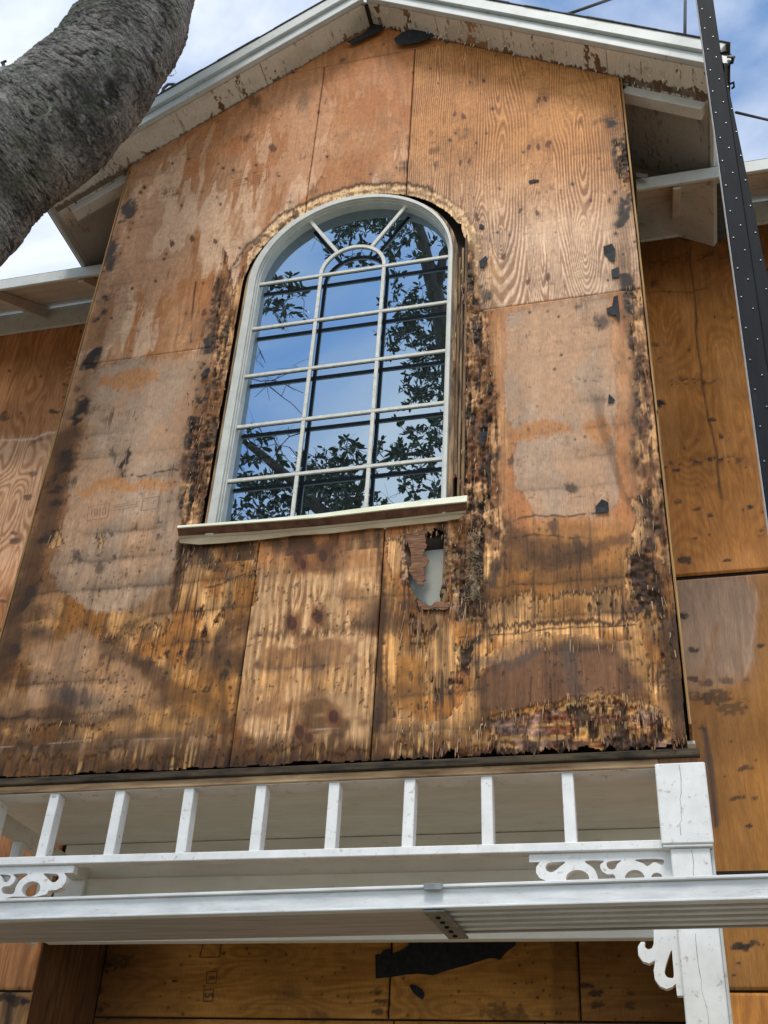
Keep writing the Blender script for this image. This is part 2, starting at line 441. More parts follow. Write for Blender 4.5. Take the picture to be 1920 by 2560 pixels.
def paint_front(X, Z):
    n = X.size
    U, V = project(X, np.zeros(n), Z)
    Xw = X + .034 * (fbm(X * 3.1, Z * 2.3, 3, 5) - .5) + .007 * (fbm(X * 17, Z * 7, 3, 2) - .5)     # grain wanders, it never runs dead straight
    fib = .40 * fbm(Xw * 150, Z * 2.6, 2, 1) + .32 * fbm(Xw * 53, Z * 3.1, 3, 6) + .28 * fbm(Xw * 19, Z * 2.4, 3, 4)
    fib = np.clip(.5 + (fib - .5) * 1.35, 0, 1)
    fib2 = .6 * fbm(Xw * 41, Z * 2.6, 3, 3) + .4 * fbm(Xw * 12, Z * 5, 4, 7)
    big = fbm(X * 2.3, Z * 1.4, 4, 4)
    mid = fbm(X * 9, Z * 5, 4, 6)
    rag = .42 * fbm(X * 34, Z * 9, 3, 2) + .58 * fbm(X * 150, Z * 15, 2, 6)
    fine = fbm(X * 60, Z * 60, 2, 7)
    wu = U + 46 * (fbm(X * 6, Z * 4, 4, 1) - .5) + 10 * (fine - .5)
    wv = V + 46 * (fbm(X * 6, Z * 4, 4, 5) - .5) + (6 + 70 * fbm(X * 4, Z * 4, 2, 3) * fbm(X * 11, Z * 3, 2, 1) * 1.6) * (rag - .5)
    wu2 = U + 12 * (fbm(X * 9, Z * 6, 3, 2) - .5); wv2 = V + 16 * (fbm(X * 14, Z * 6, 3, 7) - .5)
    def poly(pts, soft=7): return 1 - ss(-soft, soft, poly_sd(pts, wu, wv))
    def blob(pts, soft=26): return 1 - ss(-soft, soft, poly_sd(pts, wu, wv))
    # --- base veneer tone
    t = ss(.30, .70, big * .6 + mid * .4)
    c = np.array(ORANGE)[None] + (np.array(TAN) - np.array(ORANGE))[None] * t[:, None]
    c = mixc(c, ORANGE, ss(420, 120, V) * .65 * ss(.2, .7, mid + .15))             # more orange towards the eave
    lowm = ss(1280, 1520, V)                                                            # wetter, more worn below the sill
    m1 = fbm(X * 5.5 + 2, Z * 7.5, 5, 3); m2 = fbm(X * 4.0 + 9, Z * 5.0, 5, 6); m3 = .5 * fbm(Xw * 24, Z * 3.4, 4, 5) + .5 * fbm(Xw * 9, Z * 8, 4, 2)
    lo = np.array((.345, .205, .115))[None] * np.ones((n, 1))
    lo = mixc(lo, (.47, .272, .130), ss(.50, .60, m1))
    lo = mixc(lo, (.30, .135, .046), ss(.49, .58, m2))
    lo = mixc(lo, (.130, .066, .030), ss(.54, .68, fbm(X * 3.5 + 5, Z * 9, 5, 1)) * .75)
    lo *= (.70 + .50 * m3)[:, None] * (.78 + .44 * fib)[:, None]
    c = c + (lo - c) * (lowm * .9)[:, None]
    # faint cathedral figure everywhere
    h = fbm(X * 3.2 + 7, Z * .7, 3, 3) * 15 + fbm(X * 12, Z * 1.6, 2, 1) * 1.4
    st = .5 + .5 * np.sin(h * 6.283)
    c *= (1 - .15 * st * (.4 + .6 * ss(.35, .6, mid)))[:, None]
    # pale weathered drips on the upper left and middle panels
    drip = ss(.505, .535, fbm(X * 7.5, Z * 1.5 + 3, 4, 0) * .72 + fbm(X * 22, Z * 4, 3, 4) * .28 + .05 * ss(200, 700, V) - .02)
    upl = (1 - ss(990, 1040, U)) * (1 - ss(880, 950, V)) * ss(130, 420, V)
    c = mixc(c, (.60, .425, .305), drip * upl * (.55 + .45 * ss(350, 560, V)) * .78)
    c = mixc(c, (.36, .13, .042), np.exp(-((fbm(X * 7.5, Z * 1.5 + 3, 4, 0) * .72 + fbm(X * 22, Z * 4, 3, 4) * .28 - .515) / .014) ** 2) * upl * .35)
    drip2 = ss(.50, .54, fbm(X * 6 + 4, Z * 2.2, 4, 2))
    c = mixc(c, (.40, .17, .07), drip2 * upl * .45)
    # --- strongly figured upper right panel
    ur = ss(XB - .001, XB + .001, X) * (Z > ZH + .03 * (mid - .5)) * (Z < ZTOP)
    R = rings(X, Z)
    fr = (R * 2.6 + .34 * fbm(X * 26, Z * 5, 3, 3) + .40 * fbm(X * 8, Z * 5, 2, 1)) % 1.0
    line = ss(.22, .52, fr) * (1 - ss(.86, .98, fr))
    low = ss(330, 640, V)
    light = np.array((.54, .275, .120))[None] + (np.array((.60, .445, .330)) - np.array((.54, .275, .120)))[None] * low[:, None]
    dark = np.array((.275, .105, .038))[None] + (np.array((.32, .175, .105)) - np.array((.275, .105, .038)))[None] * low[:, None]
    cr = light + (dark - light) * (line * (.30 + .55 * ss(.32, .62, mid * .5 + fbm(X * 4, Z * 2.2, 3, 7) * .5)))[:, None]
    cr *= (.9 + .2 * fib)[:, None]
    c = c + (cr - c) * (ur * .93)[:, None]
    # --- grey weathered film
    g = np.maximum.reduce([
        poly([(200, 930), (330, 905), (490, 880), (500, 960), (480, 1080), (455, 1180), (448, 1300), (440, 1400), (415, 1470), (330, 1520), (240, 1545), (180, 1500), (130, 1430), (165, 1250), (205, 1080)]),
        poly([(1270, 775), (1400, 752), (1515, 735), (1530, 900), (1540, 1100), (1548, 1245), (1490, 1295), (1340, 1300), (1285, 1215), (1275, 1100), (1262, 1000), (1268, 880)]),
        poly([(70, 1640), (200, 1575), (330, 1640), (365, 1720), (330, 1790), (200, 1810), (60, 1815)]) * .7,
        poly([(650, 1430), (800, 1440), (925, 1400), (930, 1600), (890, 1690), (760, 1700), (700, 1790), (600, 1810), (620, 1600)]) * .55,
        poly([(230, 700), (320, 620), (330, 760), (300, 860), (240, 880)]) * .35])
    gcol = np.array(GREY)[None] * (.86 + .3 * fbm(X * 14, Z * 3, 4, 6))[:, None]
    gst = ss(.40, .62, fbm(X * 6 + .6 * fbm(X * 10, Z * 5, 2, 1), Z * 3.2, 4, 3))
    gcol = mixc(gcol, (.47, .27, .155), gst * .5)
    c = c + (gcol - c) * (g * .9)[:, None]
    edge = np.exp(-((g - .5) / .22) ** 2)
    c = mixc(c, (.27, .12, .05), edge * .35 * (g < .95))
    for P_ in ([(255, 950), (330, 935), (390, 928), (400, 945), (330, 968), (250, 972)], [(198, 1220), (300, 1200), (440, 1185), (442, 1205), (330, 1225), (205, 1238)],
               [(1265, 1080), (1330, 1060), (1420, 1060), (1430, 1085), (1330, 1105), (1270, 1110)], [(1470, 1060), (1510, 1030), (1535, 1070), (1500, 1110), (1470, 1090)]):
        c = mixc(c, (.46, .21, .085), poly(P_, 5) * .75)
    # --- where plies have let go: layer depth
    p = .62 * ss(.62, .80, fbm(X * 5, Z * 3.0, 4, 2)) * ss(1500, 1750, V) * ss(.35, .6, rag)
    chunk = fbm(X * 17, Z * 11, 3, 4)
    def peel(pts, s, soft=22):
        return s * (1 - ss(-soft, soft, poly_sd(pts, wu, wv))) * (.40 + .55 * rag + .65 * chunk)
    sd = window_sd(X, Z, .655, .605)
    ring = np.exp(-np.maximum(sd, 0) / .055) * (Z > 1.25)
    p = np.maximum(p, 1.55 * ring * (.45 + .9 * rag) * (.7 + .6 * mid))
    peels = [
        ([(555, 620), (530, 860), (500, 1050), (470, 1150), (448, 1310), (520, 1310), (545, 1100), (590, 800)], 1.75),
        ([(480, 1060), (500, 1060), (500, 1200), (480, 1310), (452, 1310), (470, 1180)], 2.5),
        ([(1125, 560), (1190, 640), (1205, 800), (1225, 930), (1235, 1050), (1215, 1180), (1250, 1330), (1160, 1330), (1120, 1100)], 1.9),
        ([(1165, 810), (1212, 830), (1218, 960), (1200, 1060), (1190, 1180), (1150, 1180), (1150, 950)], 3.0),
        ([(435, 1350), (650, 1350), (640, 1500), (600, 1560), (510, 1640), (460, 1700), (410, 1700), (360, 1640), (240, 1600), (420, 1545), (430, 1480)], 1.35),
        ([(960, 1340), (1040, 1330), (1060, 1500), (1190, 1500), (1200, 1700), (1110, 1800), (960, 1800), (990, 1600)], 1.4),
        ([(1020, 1330), (1120, 1330), (1130, 1520), (1040, 1530), (1010, 1430)], 2.6),
        ([(1120, 1320), (1215, 1300), (1205, 1500), (1210, 1560), (1130, 1540)], 2.5),
        ([(1130, 1600), (1180, 1595), (1178, 1690), (1150, 1690)], 3.0),
        ([(1180, 1500), (1400, 1480), (1570, 1470), (1590, 1610), (1480, 1600), (1300, 1600), (1210, 1650)], 1.25),
        ([(1575, 1380), (1650, 1380), (1660, 1500), (1600, 1560), (1580, 1480)], 2.4),
        ([(1560, 720), (1625, 720), (1650, 1000), (1655, 1250), (1600, 1250), (1590, 950)], 1.35),
        ([(1570, 1240), (1660, 1240), (1700, 1700), (1640, 1740), (1600, 1500)], 1.35),
        ([(1540, 370), (1590, 365), (1600, 420), (1545, 430)], 1.9), ([(1540, 440), (1590, 430), (1595, 480), (1545, 480)], 1.9),
        ([(1215, 1800), (1290, 1770), (1420, 1745), (1600, 1755), (1660, 1790), (1720, 1880), (1120, 1920), (1140, 1880), (1220, 1860)], 2.05),
        ([(1100, 1890), (1300, 1868), (1500, 1855), (1730, 1845), (1740, 1900), (1100, 1930)], 2.5),
        ([(-100, 1880), (300, 1872), (580, 1868), (920, 1850), (1100, 1840), (1110, 1930), (-100, 1980)], .85),
        ([(60, 1820), (120, 1815), (235, 1800), (230, 1850), (70, 1865)], 1.3),
        ([(120, 1330), (145, 1325), (160, 1365), (125, 1370)], 1.2), ([(240, 1335), (270, 1330), (268, 1375), (244, 1372)], 1.3)]
    for pts, s in peels: p = np.maximum(p, peel(pts, s))
    p += .55 * (fib - .5) * (p > .35)
    lay = (p > .8).astype(float) + (p > 1.55) + (p > 2.25)
    # --- colours of the layers
    straw = np.array(STRAW)[None] * (.40 + 1.05 * fib)[:, None] * (.62 + .72 * fib2)[:, None]
    straw = mixc(straw, (.36, .15, .05), ss(.46, .66, fbm(X * 7, Z * 5, 4, 0)) * .8)
    straw = mixc(straw, DARK, ss(.58, .78, fbm(Xw * 95, Z * 4, 3, 5)) * .75)
    l2 = mixc(np.array(RED)[None] * np.ones((n, 1)) * (.6 + .9 * fbm(X * 16, Z * 130, 3, 4))[:, None], (.40, .22, .10), ss(.5, .65, fbm(X * 8, Z * 40, 3, 6)))
    l2 = mixc(l2, (.38, .27, .23), ss(.50, .60, fbm(X * 11, Z * 9, 3, 1)) * .6)
    l2 = mixc(l2, (.50, .33, .16), ss(.56, .64, fbm(X * 7, Z * 60, 3, 2)) * .75)
    l2 *= (.15 + 1.7 * fbm(X * 21, Z * 34, 4, 3))[:, None]
    l3 = np.array((.10, .052, .026))[None] * (.3 + 1.6 * fbm(X * 40, Z * 25, 3, 2))[:, None]
    c = np.where((lay == 1)[:, None], straw, c); c = np.where((lay == 2)[:, None], l2, c); c = np.where((lay >= 3)[:, None], l3, c)
    e = (p * 1.0) % .75
    c *= (1 - .45 * ((np.abs(p - .8) < .07) | (np.abs(p - 1.55) < .08) | (np.abs(p - 2.25) < .08)))[:, None]
    # purple-brown dome above the torn bottom corner, red flats
    dome = poly([(1205, 1705), (1260, 1650), (1400, 1612), (1500, 1615), (1590, 1660), (1625, 1730), (1560, 1738), (1400, 1742), (1290, 1765), (1210, 1765)], 10)
    dcol = np.array((.20, .105, .062))[None] * (.65 + .7 * fbm(X * 30, Z * 4, 3, 2))[:, None]
    c = c + (dcol - c) * (dome * (lay < 2) * .88)[:, None]
    for P_ in ([(560, 1340), (640, 1340), (630, 1500), (600, 1600), (560, 1560), (590, 1430)], [(420, 1700), (600, 1620), (590, 1780), (450, 1790)], [(1240, 1330), (1560, 1300), (1590, 1460), (1300, 1480), (1210, 1460)],
               [(960, 1640), (1060, 1640), (1050, 1780), (960, 1770)], [(1370, 1500), (1470, 1490), (1480, 1550), (1370, 1560)]):
        k = poly(P_, 16)
        bc = np.array((.37, .175, .062))[None] * (.45 + 1.0 * m3)[:, None]
        c = c + (bc - c) * (k * (lay < 2) * .72)[:, None]
    for P_, w_ in (([(960, 1400), (1040, 1480), (1210, 1510), (1380, 1500), (1560, 1480), (1590, 1620), (1480, 1600), (1380, 1590), (1260, 1620), (1195, 1690), (1190, 1800), (1100, 1830), (960, 1840)], .9),
                   ([(240, 1592), (420, 1545), (500, 1470), (620, 1470), (600, 1560), (540, 1640), (470, 1700), (420, 1700), (370, 1640), (300, 1612)], .85), ([(1575, 1400), (1650, 1380), (1690, 1700), (1640, 1760), (1600, 1690), (1560, 1650)], .6),
                   ([(1560, 700), (1620, 690), (1650, 1000), (1670, 1350), (1600, 1300), (1585, 1000)], .65), ([(560, 1680), (930, 1600), (920, 1700), (760, 1720), (600, 1760)], .35),
                   ([(470, 1320), (660, 1340), (640, 1460), (560, 1480), (440, 1500)], .5), ([(880, 1350), (945, 1350), (940, 1500), (900, 1560), (860, 1480)], .5), ([(1230, 620), (1262, 700), (1260, 1000), (1262, 1250), (1235, 1300), (1225, 1000)], .55)):
        k = poly(P_, 14)
        sc_ = np.array((.56, .325, .160))[None] * (.34 + 1.2 * fib)[:, None] * (.70 + .6 * m3)[:, None]
        c = c + (sc_ - c) * (k * w_ * (lay < 1) * (.55 + .45 * ss(.35, .55, m1)))[:, None]
    # tide marks: course lines left by the siding
    zk = (Z + .022 * (mid - .5) + .014 * (rag - .5) - .115) / .158
    near = np.abs(zk - np.round(zk)) * .158
    side = 1 - ss(0, .11, (zk - np.floor(zk)) * .158)
    amp = ss(900, 1500, V) * .85 + .15 + .3 * (X > 1.1) + .25 * (X < -1.35)
    gate = ss(.42, .62, fbm(X * 3.1 + np.round(zk) * 5.3, Z * .4, 3, 4))
    c *= (1 - amp * gate * (.26 * np.exp(-(near / .013) ** 2) * (.4 + .9 * rag) + .30 * side * (.5 + fib2 * .7)))[:, None]
    # darker, wetter wood low down and beside the window
    wet = ss(.46, .74, fbm(X * 4.2, Z * 5.5, 4, 7)) * ss(1250, 1600, V) * .62
    wet = np.maximum(wet, ss(.40, .70, fbm(X * 16, Z * 4.5, 4, 3)) * np.exp(-np.maximum(sd, 0) / .10) * .72 * (Z > 1.0))
    wet = np.maximum(wet, np.exp(-np.abs(X - XR) / .10) * ss(.42, .62, fbm(X * 14, Z * 7, 4, 1)) * .78 * (V > 640))
    wet = np.maximum(wet, ss(1850, 1925, V + .045 * U * .9 - 20) * (.25 + .75 * ss(.45, .65, fib2)) * .9)
    c = mixc(c, DARK, wet)
    bs = ss(1868, 1905, V + .047 * U + 40 * (m3 - .5)) * (U < 1180) * (lay < 2)
    bt = mixc(np.array((.20, .095, .04))[None] * (.5 + m3)[:, None], (.60, .405, .21), ss(.50, .60, fbm(X * 95, Z * 6, 3, 2)) * ss(.36, .6, fbm(X * 9, Z * 8, 3, 5)))
    bt = mixc(bt, (.03, .018, .010), ss(.52, .64, fbm(X * 60, Z * 4, 3, 6)) * ss(1895, 1940, V + .045 * U))
    c = c + (bt - c) * (bs * .85)[:, None]
    # nail lines
    for L_, w in (([(318, 500), (262, 700), (235, 900), (205, 960), (185, 1060), (150, 1210), (110, 1360), (60, 1530), (25, 1640)], 17), ([(1535, 300), (1552, 420), (1562, 560), (1566, 690), (1590, 900), (1600, 1100), (1620, 1290), (1650, 1500)], 18),
                  ([(560, 760), (515, 880), (485, 1100), (460, 1290)], 15), ([(1190, 600), (1200, 900), (1225, 1150), (1235, 1400), (1180, 1600)], 16), ([(320, 1130), (290, 1200)], 5)):
        d = line_d(L_, wu, wv)
        gt = ss(.43, .56, fbm(X * 7 + w, Z * 8.5, 4, 6))
        c = mixc(c, (.20, .105, .05), np.exp(-(d / (w * 2.0)) ** 2) * .5 * (lay < 1))
        c = mixc(c, BLUEBLK, ss(.12, 1.0, np.exp(-(d / (w * 1.25)) ** 2) * (.30 + 1.0 * gt) * (.25 + 1.3 * fbm(X * 30, Z * 16, 4, 1))) * .95)
    # soft mould smudges
    for (px, py, r, s) in ((1430, 1220, 16, .7), (1275, 1160, 12, .6), (760, 250, 20, .4), (645, 250, 16, .5), (1500, 800, 18, .6), (1440, 1360, 18, .7), (1385, 1320, 16, .6),
                           (165, 1740, 26, .6), (210, 1745, 20, .5), (250, 1420, 14, .6), (200, 1390, 12, .6), (360, 1580, 18, .5), (1700, 1560, 30, .7), (560, 1680, 12, .8), (570, 1650, 8, .8),
                           (410, 1640, 7, .9), (405, 1580, 6, .9), (1225, 735, 16, .7), (1100, 540, 14, .5), (280, 1145, 12, .5), (700, 1365, 26, .4), (820, 1380, 20, .4), (690, 1860, 24, .5), (590, 880, 18, .5)):
        q = np.exp(-(((wu - px) / r) ** 2 + ((wv - py) / (r * 1.3)) ** 2))
        c = mixc(c, BLUEBLK, ss(.25, .8, q + .5 * (fine - .5)) * s)
    # knots
    for (px, py, r) in ((685, 370, 9), (428, 603, 8), (480, 596, 9), (535, 602, 7), (515, 781, 9),
                        (1162, 293, 7), (1140, 285, 6), (1345, 252, 7), (1362, 250, 6), (1325, 370, 7), (1350, 368, 7), (1372, 364, 7), (1150, 400, 7), (1175, 398, 7), (1193, 540, 8), (1260, 640, 8), (1370, 690, 8), (1320, 705, 9), (1295, 525, 6), (1340, 528, 7), (1470, 503, 5), (1520, 500, 6)):
        q = np.hypot(wu * .55 + U * .45 - px, (wv * .5 + V * .5 - py) * .62) / r
        c = mixc(c, (.16, .058, .028), (1 - ss(.5, 1.0, q)) * .85)
        c *= (1 - .20 * np.exp(-((q - 1.35) / .3) ** 2) * ss(.35, .6, mid) - .10 * np.exp(-((q - 2.1) / .35) ** 2) * ss(.4, .6, fib2))[:, None]
    # nail holes and bug holes
    for (px, py, r, s) in NAILS:
        d2 = (U - px) ** 2 + (V - py) ** 2
        c = mixc(c, (.02, .013, .01), np.exp(-d2 / (r * r)) * s)
    # long hairline cracks
    for L_ in ([(505, 1470), (560, 1455), (600, 1440), (650, 1420)], [(1280, 1300), (1340, 1292), (1450, 1285), (1490, 1283)], [(1150, 1590), (1250, 1585), (1400, 1570), (1600, 1562)],
               [(470, 1180), (430, 1175), (330, 1190)], [(475, 860), (482, 760), (490, 700)], [(1210, 1345), (1340, 1340), (1480, 1350)]):
        d = line_d(L_, wu2, wv2, 20)
        c = mixc(c, DARK, np.exp(-(d / 2.4) ** 2) * .85 * ss(.35, .55, fib2))
    # pale scraped nail line low on the wall
    dl = line_d([(0, 1868), (200, 1852), (560, 1842), (920, 1815), (1140, 1796)], U, V, 30)
    c = mixc(c, (.48, .42, .36), np.exp(-(dl / 1.8) ** 2) * .7 * ss(.40, .62, fbm(X * 5, Z * 0, 4, 2)))
    fr_ = ss(0, 3, V - (1868 - .062 * U)) * (1 - ss(20, 70, V - (1868 - .062 * U))) * ss(.45, .65, fib2) * (U < 1150)
    c = mixc(c, (.44, .31, .23), fr_ * .35)
    # knotty middle sheet: grain lines flowing round the knots
    mp_k = (X > XA) * (X < XB) * ss(1395, 1460, V) * (1 - ss(1830, 1880, V))
    ph = X * 34 + 2.2 * fbm(X * 5, Z * 1.5, 3, 2) + .5 * fbm(X * 20, Z * 6, 2, 4)
    for (kx, ky, kr) in ((730, 1557, .05), (795, 1540, .05), (752, 1832, .06), (830, 1792, .05), (745, 1400, .05), (808, 1388, .05)):
        k_ = atY(kx, ky); dx_ = X - k_[0]; dz_ = (Z - k_[2]) * .45
        ph = ph + 1.1 * np.sign(dx_) * np.exp(-(dx_ ** 2 + dz_ ** 2) / kr ** 2)
    gl = ss(.25, .75, .5 + .5 * np.sin(ph * 6.283))
    kc = np.array((.54, .365, .225))[None] * (.75 + .5 * m2)[:, None]
    kc = kc + (np.array((.33, .17, .085)) - kc) * (gl * (.35 + .5 * ss(.4, .6, m1)))[:, None]
    kcm = mp_k * ss(.36, .50, fbm(X * 5 + 1, Z * 6, 4, 4)) * (lay < 1) * .8
    c = c + (kc - c) * kcm[:, None]
    for (px, py, r) in ((730, 1557, 17), (795, 1540, 16), (745, 1395, 17), (808, 1388, 15), (757, 1412, 12), (750, 1830, 18), (775, 1842, 13), (835, 1790, 17)):
        q = np.hypot(wu2 * .6 + U * .4 - px, (wv2 * .6 + V * .4 - py) * .66) / r
        c = mixc(c, (.20, .085, .038), (1 - ss(.9, 1.7, q)) * .6)
        c = mixc(c, (.105, .034, .020), (1 - ss(.55, .85, q)) * .85)
    # broad wet stains with soft outlines
    for L_, w, s_, k_ in (([(170, 1090), (120, 1290), (60, 1480), (10, 1660)], 30, .62, 0), ([(266, 1612), (330, 1640), (400, 1700)], 26, .62, 0), ([(490, 1650), (545, 1600), (600, 1555)], 30, .6, 0), ([(420, 1720), (520, 1760), (570, 1800)], 26, .45, 0),
                          ([(452, 1368), (540, 1362), (650, 1346)], 16, .8, 0), ([(452, 1370), (446, 1440), (432, 1510)], 15, .85, 0), ([(490, 1395), (560, 1425)], 22, .55, 0), ([(700, 1362), (850, 1362)], 20, .35, 0),
                          ([(1235, 1325), (1330, 1370), (1440, 1385)], 30, .55, 0), ([(1240, 1405), (1400, 1400), (1560, 1345)], 20, .5, 0), ([(1215, 1570), (1330, 1562), (1590, 1556)], 7, .85, 0), ([(1190, 1650), (1290, 1655), (1350, 1632)], 14, .55, 1),
                          ([(1430, 1640), (1450, 1730)], 22, .5, 1), ([(1610, 1250), (1640, 1420), (1680, 1600), (1700, 1760)], 20, .6, 0), ([(1690, 1760), (1725, 1860)], 24, .75, 0), ([(1200, 1330), (1215, 1420), (1205, 1560)], 16, .75, 0),
                          ([(-20, 1958), (300, 1942), (580, 1925), (930, 1903), (1130, 1895)], 22, .8, 0), ([(-20, 1900), (300, 1890), (580, 1880), (920, 1862)], 34, .42, 0), ([(60, 1790), (260, 1800), (330, 1790)], 16, .5, 0), ([(640, 1585), (760, 1580), (930, 1560)], 9, .4, 0),
                          ([(130, 1745), (230, 1740)], 24, .45, 1), ([(940, 1340), (950, 1500), (948, 1700)], 9, .6, 0), ([(560, 1500), (545, 1680), (575, 1880)], 12, .45, 0), ([(1490, 1000), (1560, 1230), (1590, 1290)], 12, .35, 0),
                          ([(1120, 1340), (1180, 1330)], 14, .7, 0), ([(1000, 1500), (1120, 1530), (1200, 1520)], 14, .6, 0)):
        q = np.exp(-(line_d(L_, wu, wv, 110) / w) ** 2)
        k = ss(.12, .85, q + .55 * (m1 - .5) + .30 * (fib - .5)) * s_
        c = mixc(c, (.085, .040, .018) if k_ == 0 else (.10, .082, .075), k)
    # pale straw collar where the trim stood round the arch
    ce_ = sd + .045 * (rag - .5) + .05 * (mid - .5)
    c = mixc(c, (.06, .03, .014), np.exp(-((ce_ - .082) / .010) ** 2) * .75 * ss(2.3, 2.6, Z) * (X < .35))  # shadow along the collar's outer edge, painted as a dark outline
    col_ = (1 - ss(.066, .080, ce_)) * ss(2.45, 2.75, Z) * (X > -.72)
    cc = np.array((.62, .425, .260))[None] * (.45 + .6 * fib + .5 * fbm(X * 70, Z * 70, 3, 5))[:, None]
    cc = mixc(cc, (.14, .075, .035), ss(.52, .66, fbm(X * 24, Z * 24, 4, 1)) * np.where(X < -.30, .85, .45))
    c = c + (cc - c) * (col_ * .92)[:, None]
    # crumbling jambs: deep, dark between straw-coloured ridges
    jb = np.maximum(poly([(1122, 570), (1190, 620), (1210, 800), (1232, 930), (1244, 1050), (1232, 1180), (1256, 1330), (1230, 1440), (1150, 1440), (1120, 1330), (1130, 1100)], 12), .85 * poly([(548, 640), (530, 860), (500, 1030), (470, 1130), (448, 1310), (520, 1320), (540, 1100), (585, 800)], 10))
    jb = np.maximum(jb, .9 * poly([(1566, 800), (1625, 760), (1650, 1000), (1672, 1350), (1690, 1560), (1650, 1600), (1612, 1350), (1588, 1050)], 12) * ss(.38, .56, m2 + .15 * mid))
    jb = np.maximum(jb, .85 * poly([(1535, 360), (1590, 350), (1600, 490), (1540, 480)], 14) * ss(.42, .55, mid))
    rg = .55 * fbm(X * 62, Z * 4.5, 3, 5) + .45 * fbm(X * 40, Z * 26, 3, 2)
    jc = mixc(np.array((.53, .312, .165))[None] * (.5 + fib)[:, None], (.24, .105, .042), ss(.38, .55, fbm(X * 13, Z * 7, 3, 4)))
    jc = mixc(jc, (.17, .075, .035), ss(.52, .62, fbm(X * 30, Z * 12, 3, 6)) * .8)
    jc = mixc(jc, (.055, .027, .013), 1 - ss(.38, .54, rg))
    c = c + (jc - c) * (jb * .94)[:, None]
    lw = .25 + .75 * ss(1150, 1500, V) + .5 * np.exp(-np.maximum(sd, 0) / .12)
    c = mixc(c, DARK, ss(.62, .72, fbm(Xw * 120, Z * 4.5, 3, 4)) * .50 * ss(.40, .60, m2) * np.clip(lw, 0, 1) * (1 - ur * .6) * (1 - .75 * g))
    c = mixc(c, DARK, ss(.68, .78, fbm(X * 70, Z * 60, 3, 1)) * .7 * np.clip(lw + .1, 0, 1) * ss(.38, .55, m1))
    c *= (1 + (fib - .5) * (.30 + .50 * ss(.4, .6, m1)) * np.clip(lw, 0, 1.2))[:, None]
    c *= (1 + (fine - .5) * .22)[:, None]
    lum = (c @ np.array((.3, .6, .1)))[:, None]
    c = np.maximum(lum + (c - lum) * (1.13 + .12 * lowm)[:, None], .003)
    c = c * (np.maximum(lum, .004) / .24) ** .45 * (.97 - .05 * lowm)[:, None] * np.array((1.02, .972, .915))
    y = lay * .0045 + (fib - .5) * (.0016 + .0032 * (lay > 0)) + (lay >= 2) * ((fine - .5) * .008 + .030 * (fbm(X * 21, Z * 34, 4, 3) - .5)) + .0012 * (mid - .5) + jb * (.006 + .036 * (.5 - rg)) + col_ * .006
    # opening for the window and the hole below the sill
    hole = (sd < .012 * (rag - .5)) & (Z > 1.17)
    hp = poly_sd([(1058, 1330), (1112, 1325), (1108, 1400), (1103, 1512), (1075, 1508), (1040, 1490), (1016, 1450), (1028, 1425), (1045, 1436), (1058, 1408), (1054, 1370)], U + 22 * (rag - .5), V + 46 * (fib - .5)) < 0
    slot = poly_sd([(1143, 556), (1153, 556), (1146, 640), (1138, 640)], U + 8 * (mid - .5), V) < 0
    gap = poly_sd([(1690, 1540), (1700, 1540), (1760, 1890), (1721, 1890), (1706, 1700)], U + 6 * (mid - .5), V) < 0
    return c, y, hole | hp | slot | gap, np.where((Z < .16) & (X < .35), 0, lay)

rr = random.Random(3)
NAILS = [(rr.uniform(0, 1750), rr.uniform(90, 1900), rr.uniform(2.2, 3.6), rr.uniform(.5, .95)) for _ in range(170)]
NAILS += [(x + rr.uniform(-4, 4), y + rr.uniform(-3, 3), rr.uniform(3.0, 4.6), .95) for x, y in
          [(795, 280), (1035, 180), (1210, 200), (1128, 352), (1430, 458), (1205, 565), (1245, 582), (1140, 330), (1190, 360), (430, 410), (355, 480), (365, 470), (560, 420), (581, 425), (640, 415), (1400, 790), (1390, 920), (1400, 890), (820, 390),
           (1230, 270), (1325, 780), (420, 1640), (395, 1645), (1520, 700), (600, 620), (330, 720), (278, 795), (390, 700), (410, 650), (690, 1600), (650, 1610), (720, 1620), (545, 1640)]]
for k in range(26):
    rr_y = 480 + k * 52
    NAILS.append((1538 + (rr_y - 480) * .105 + rr.uniform(-12, 12), rr_y, rr.uniform(3, 5.5), .9))
    NAILS.append((1580 + (rr_y - 480) * .10 + rr.uniform(-10, 10), rr_y + 20, rr.uniform(2.5, 4.5), .9))

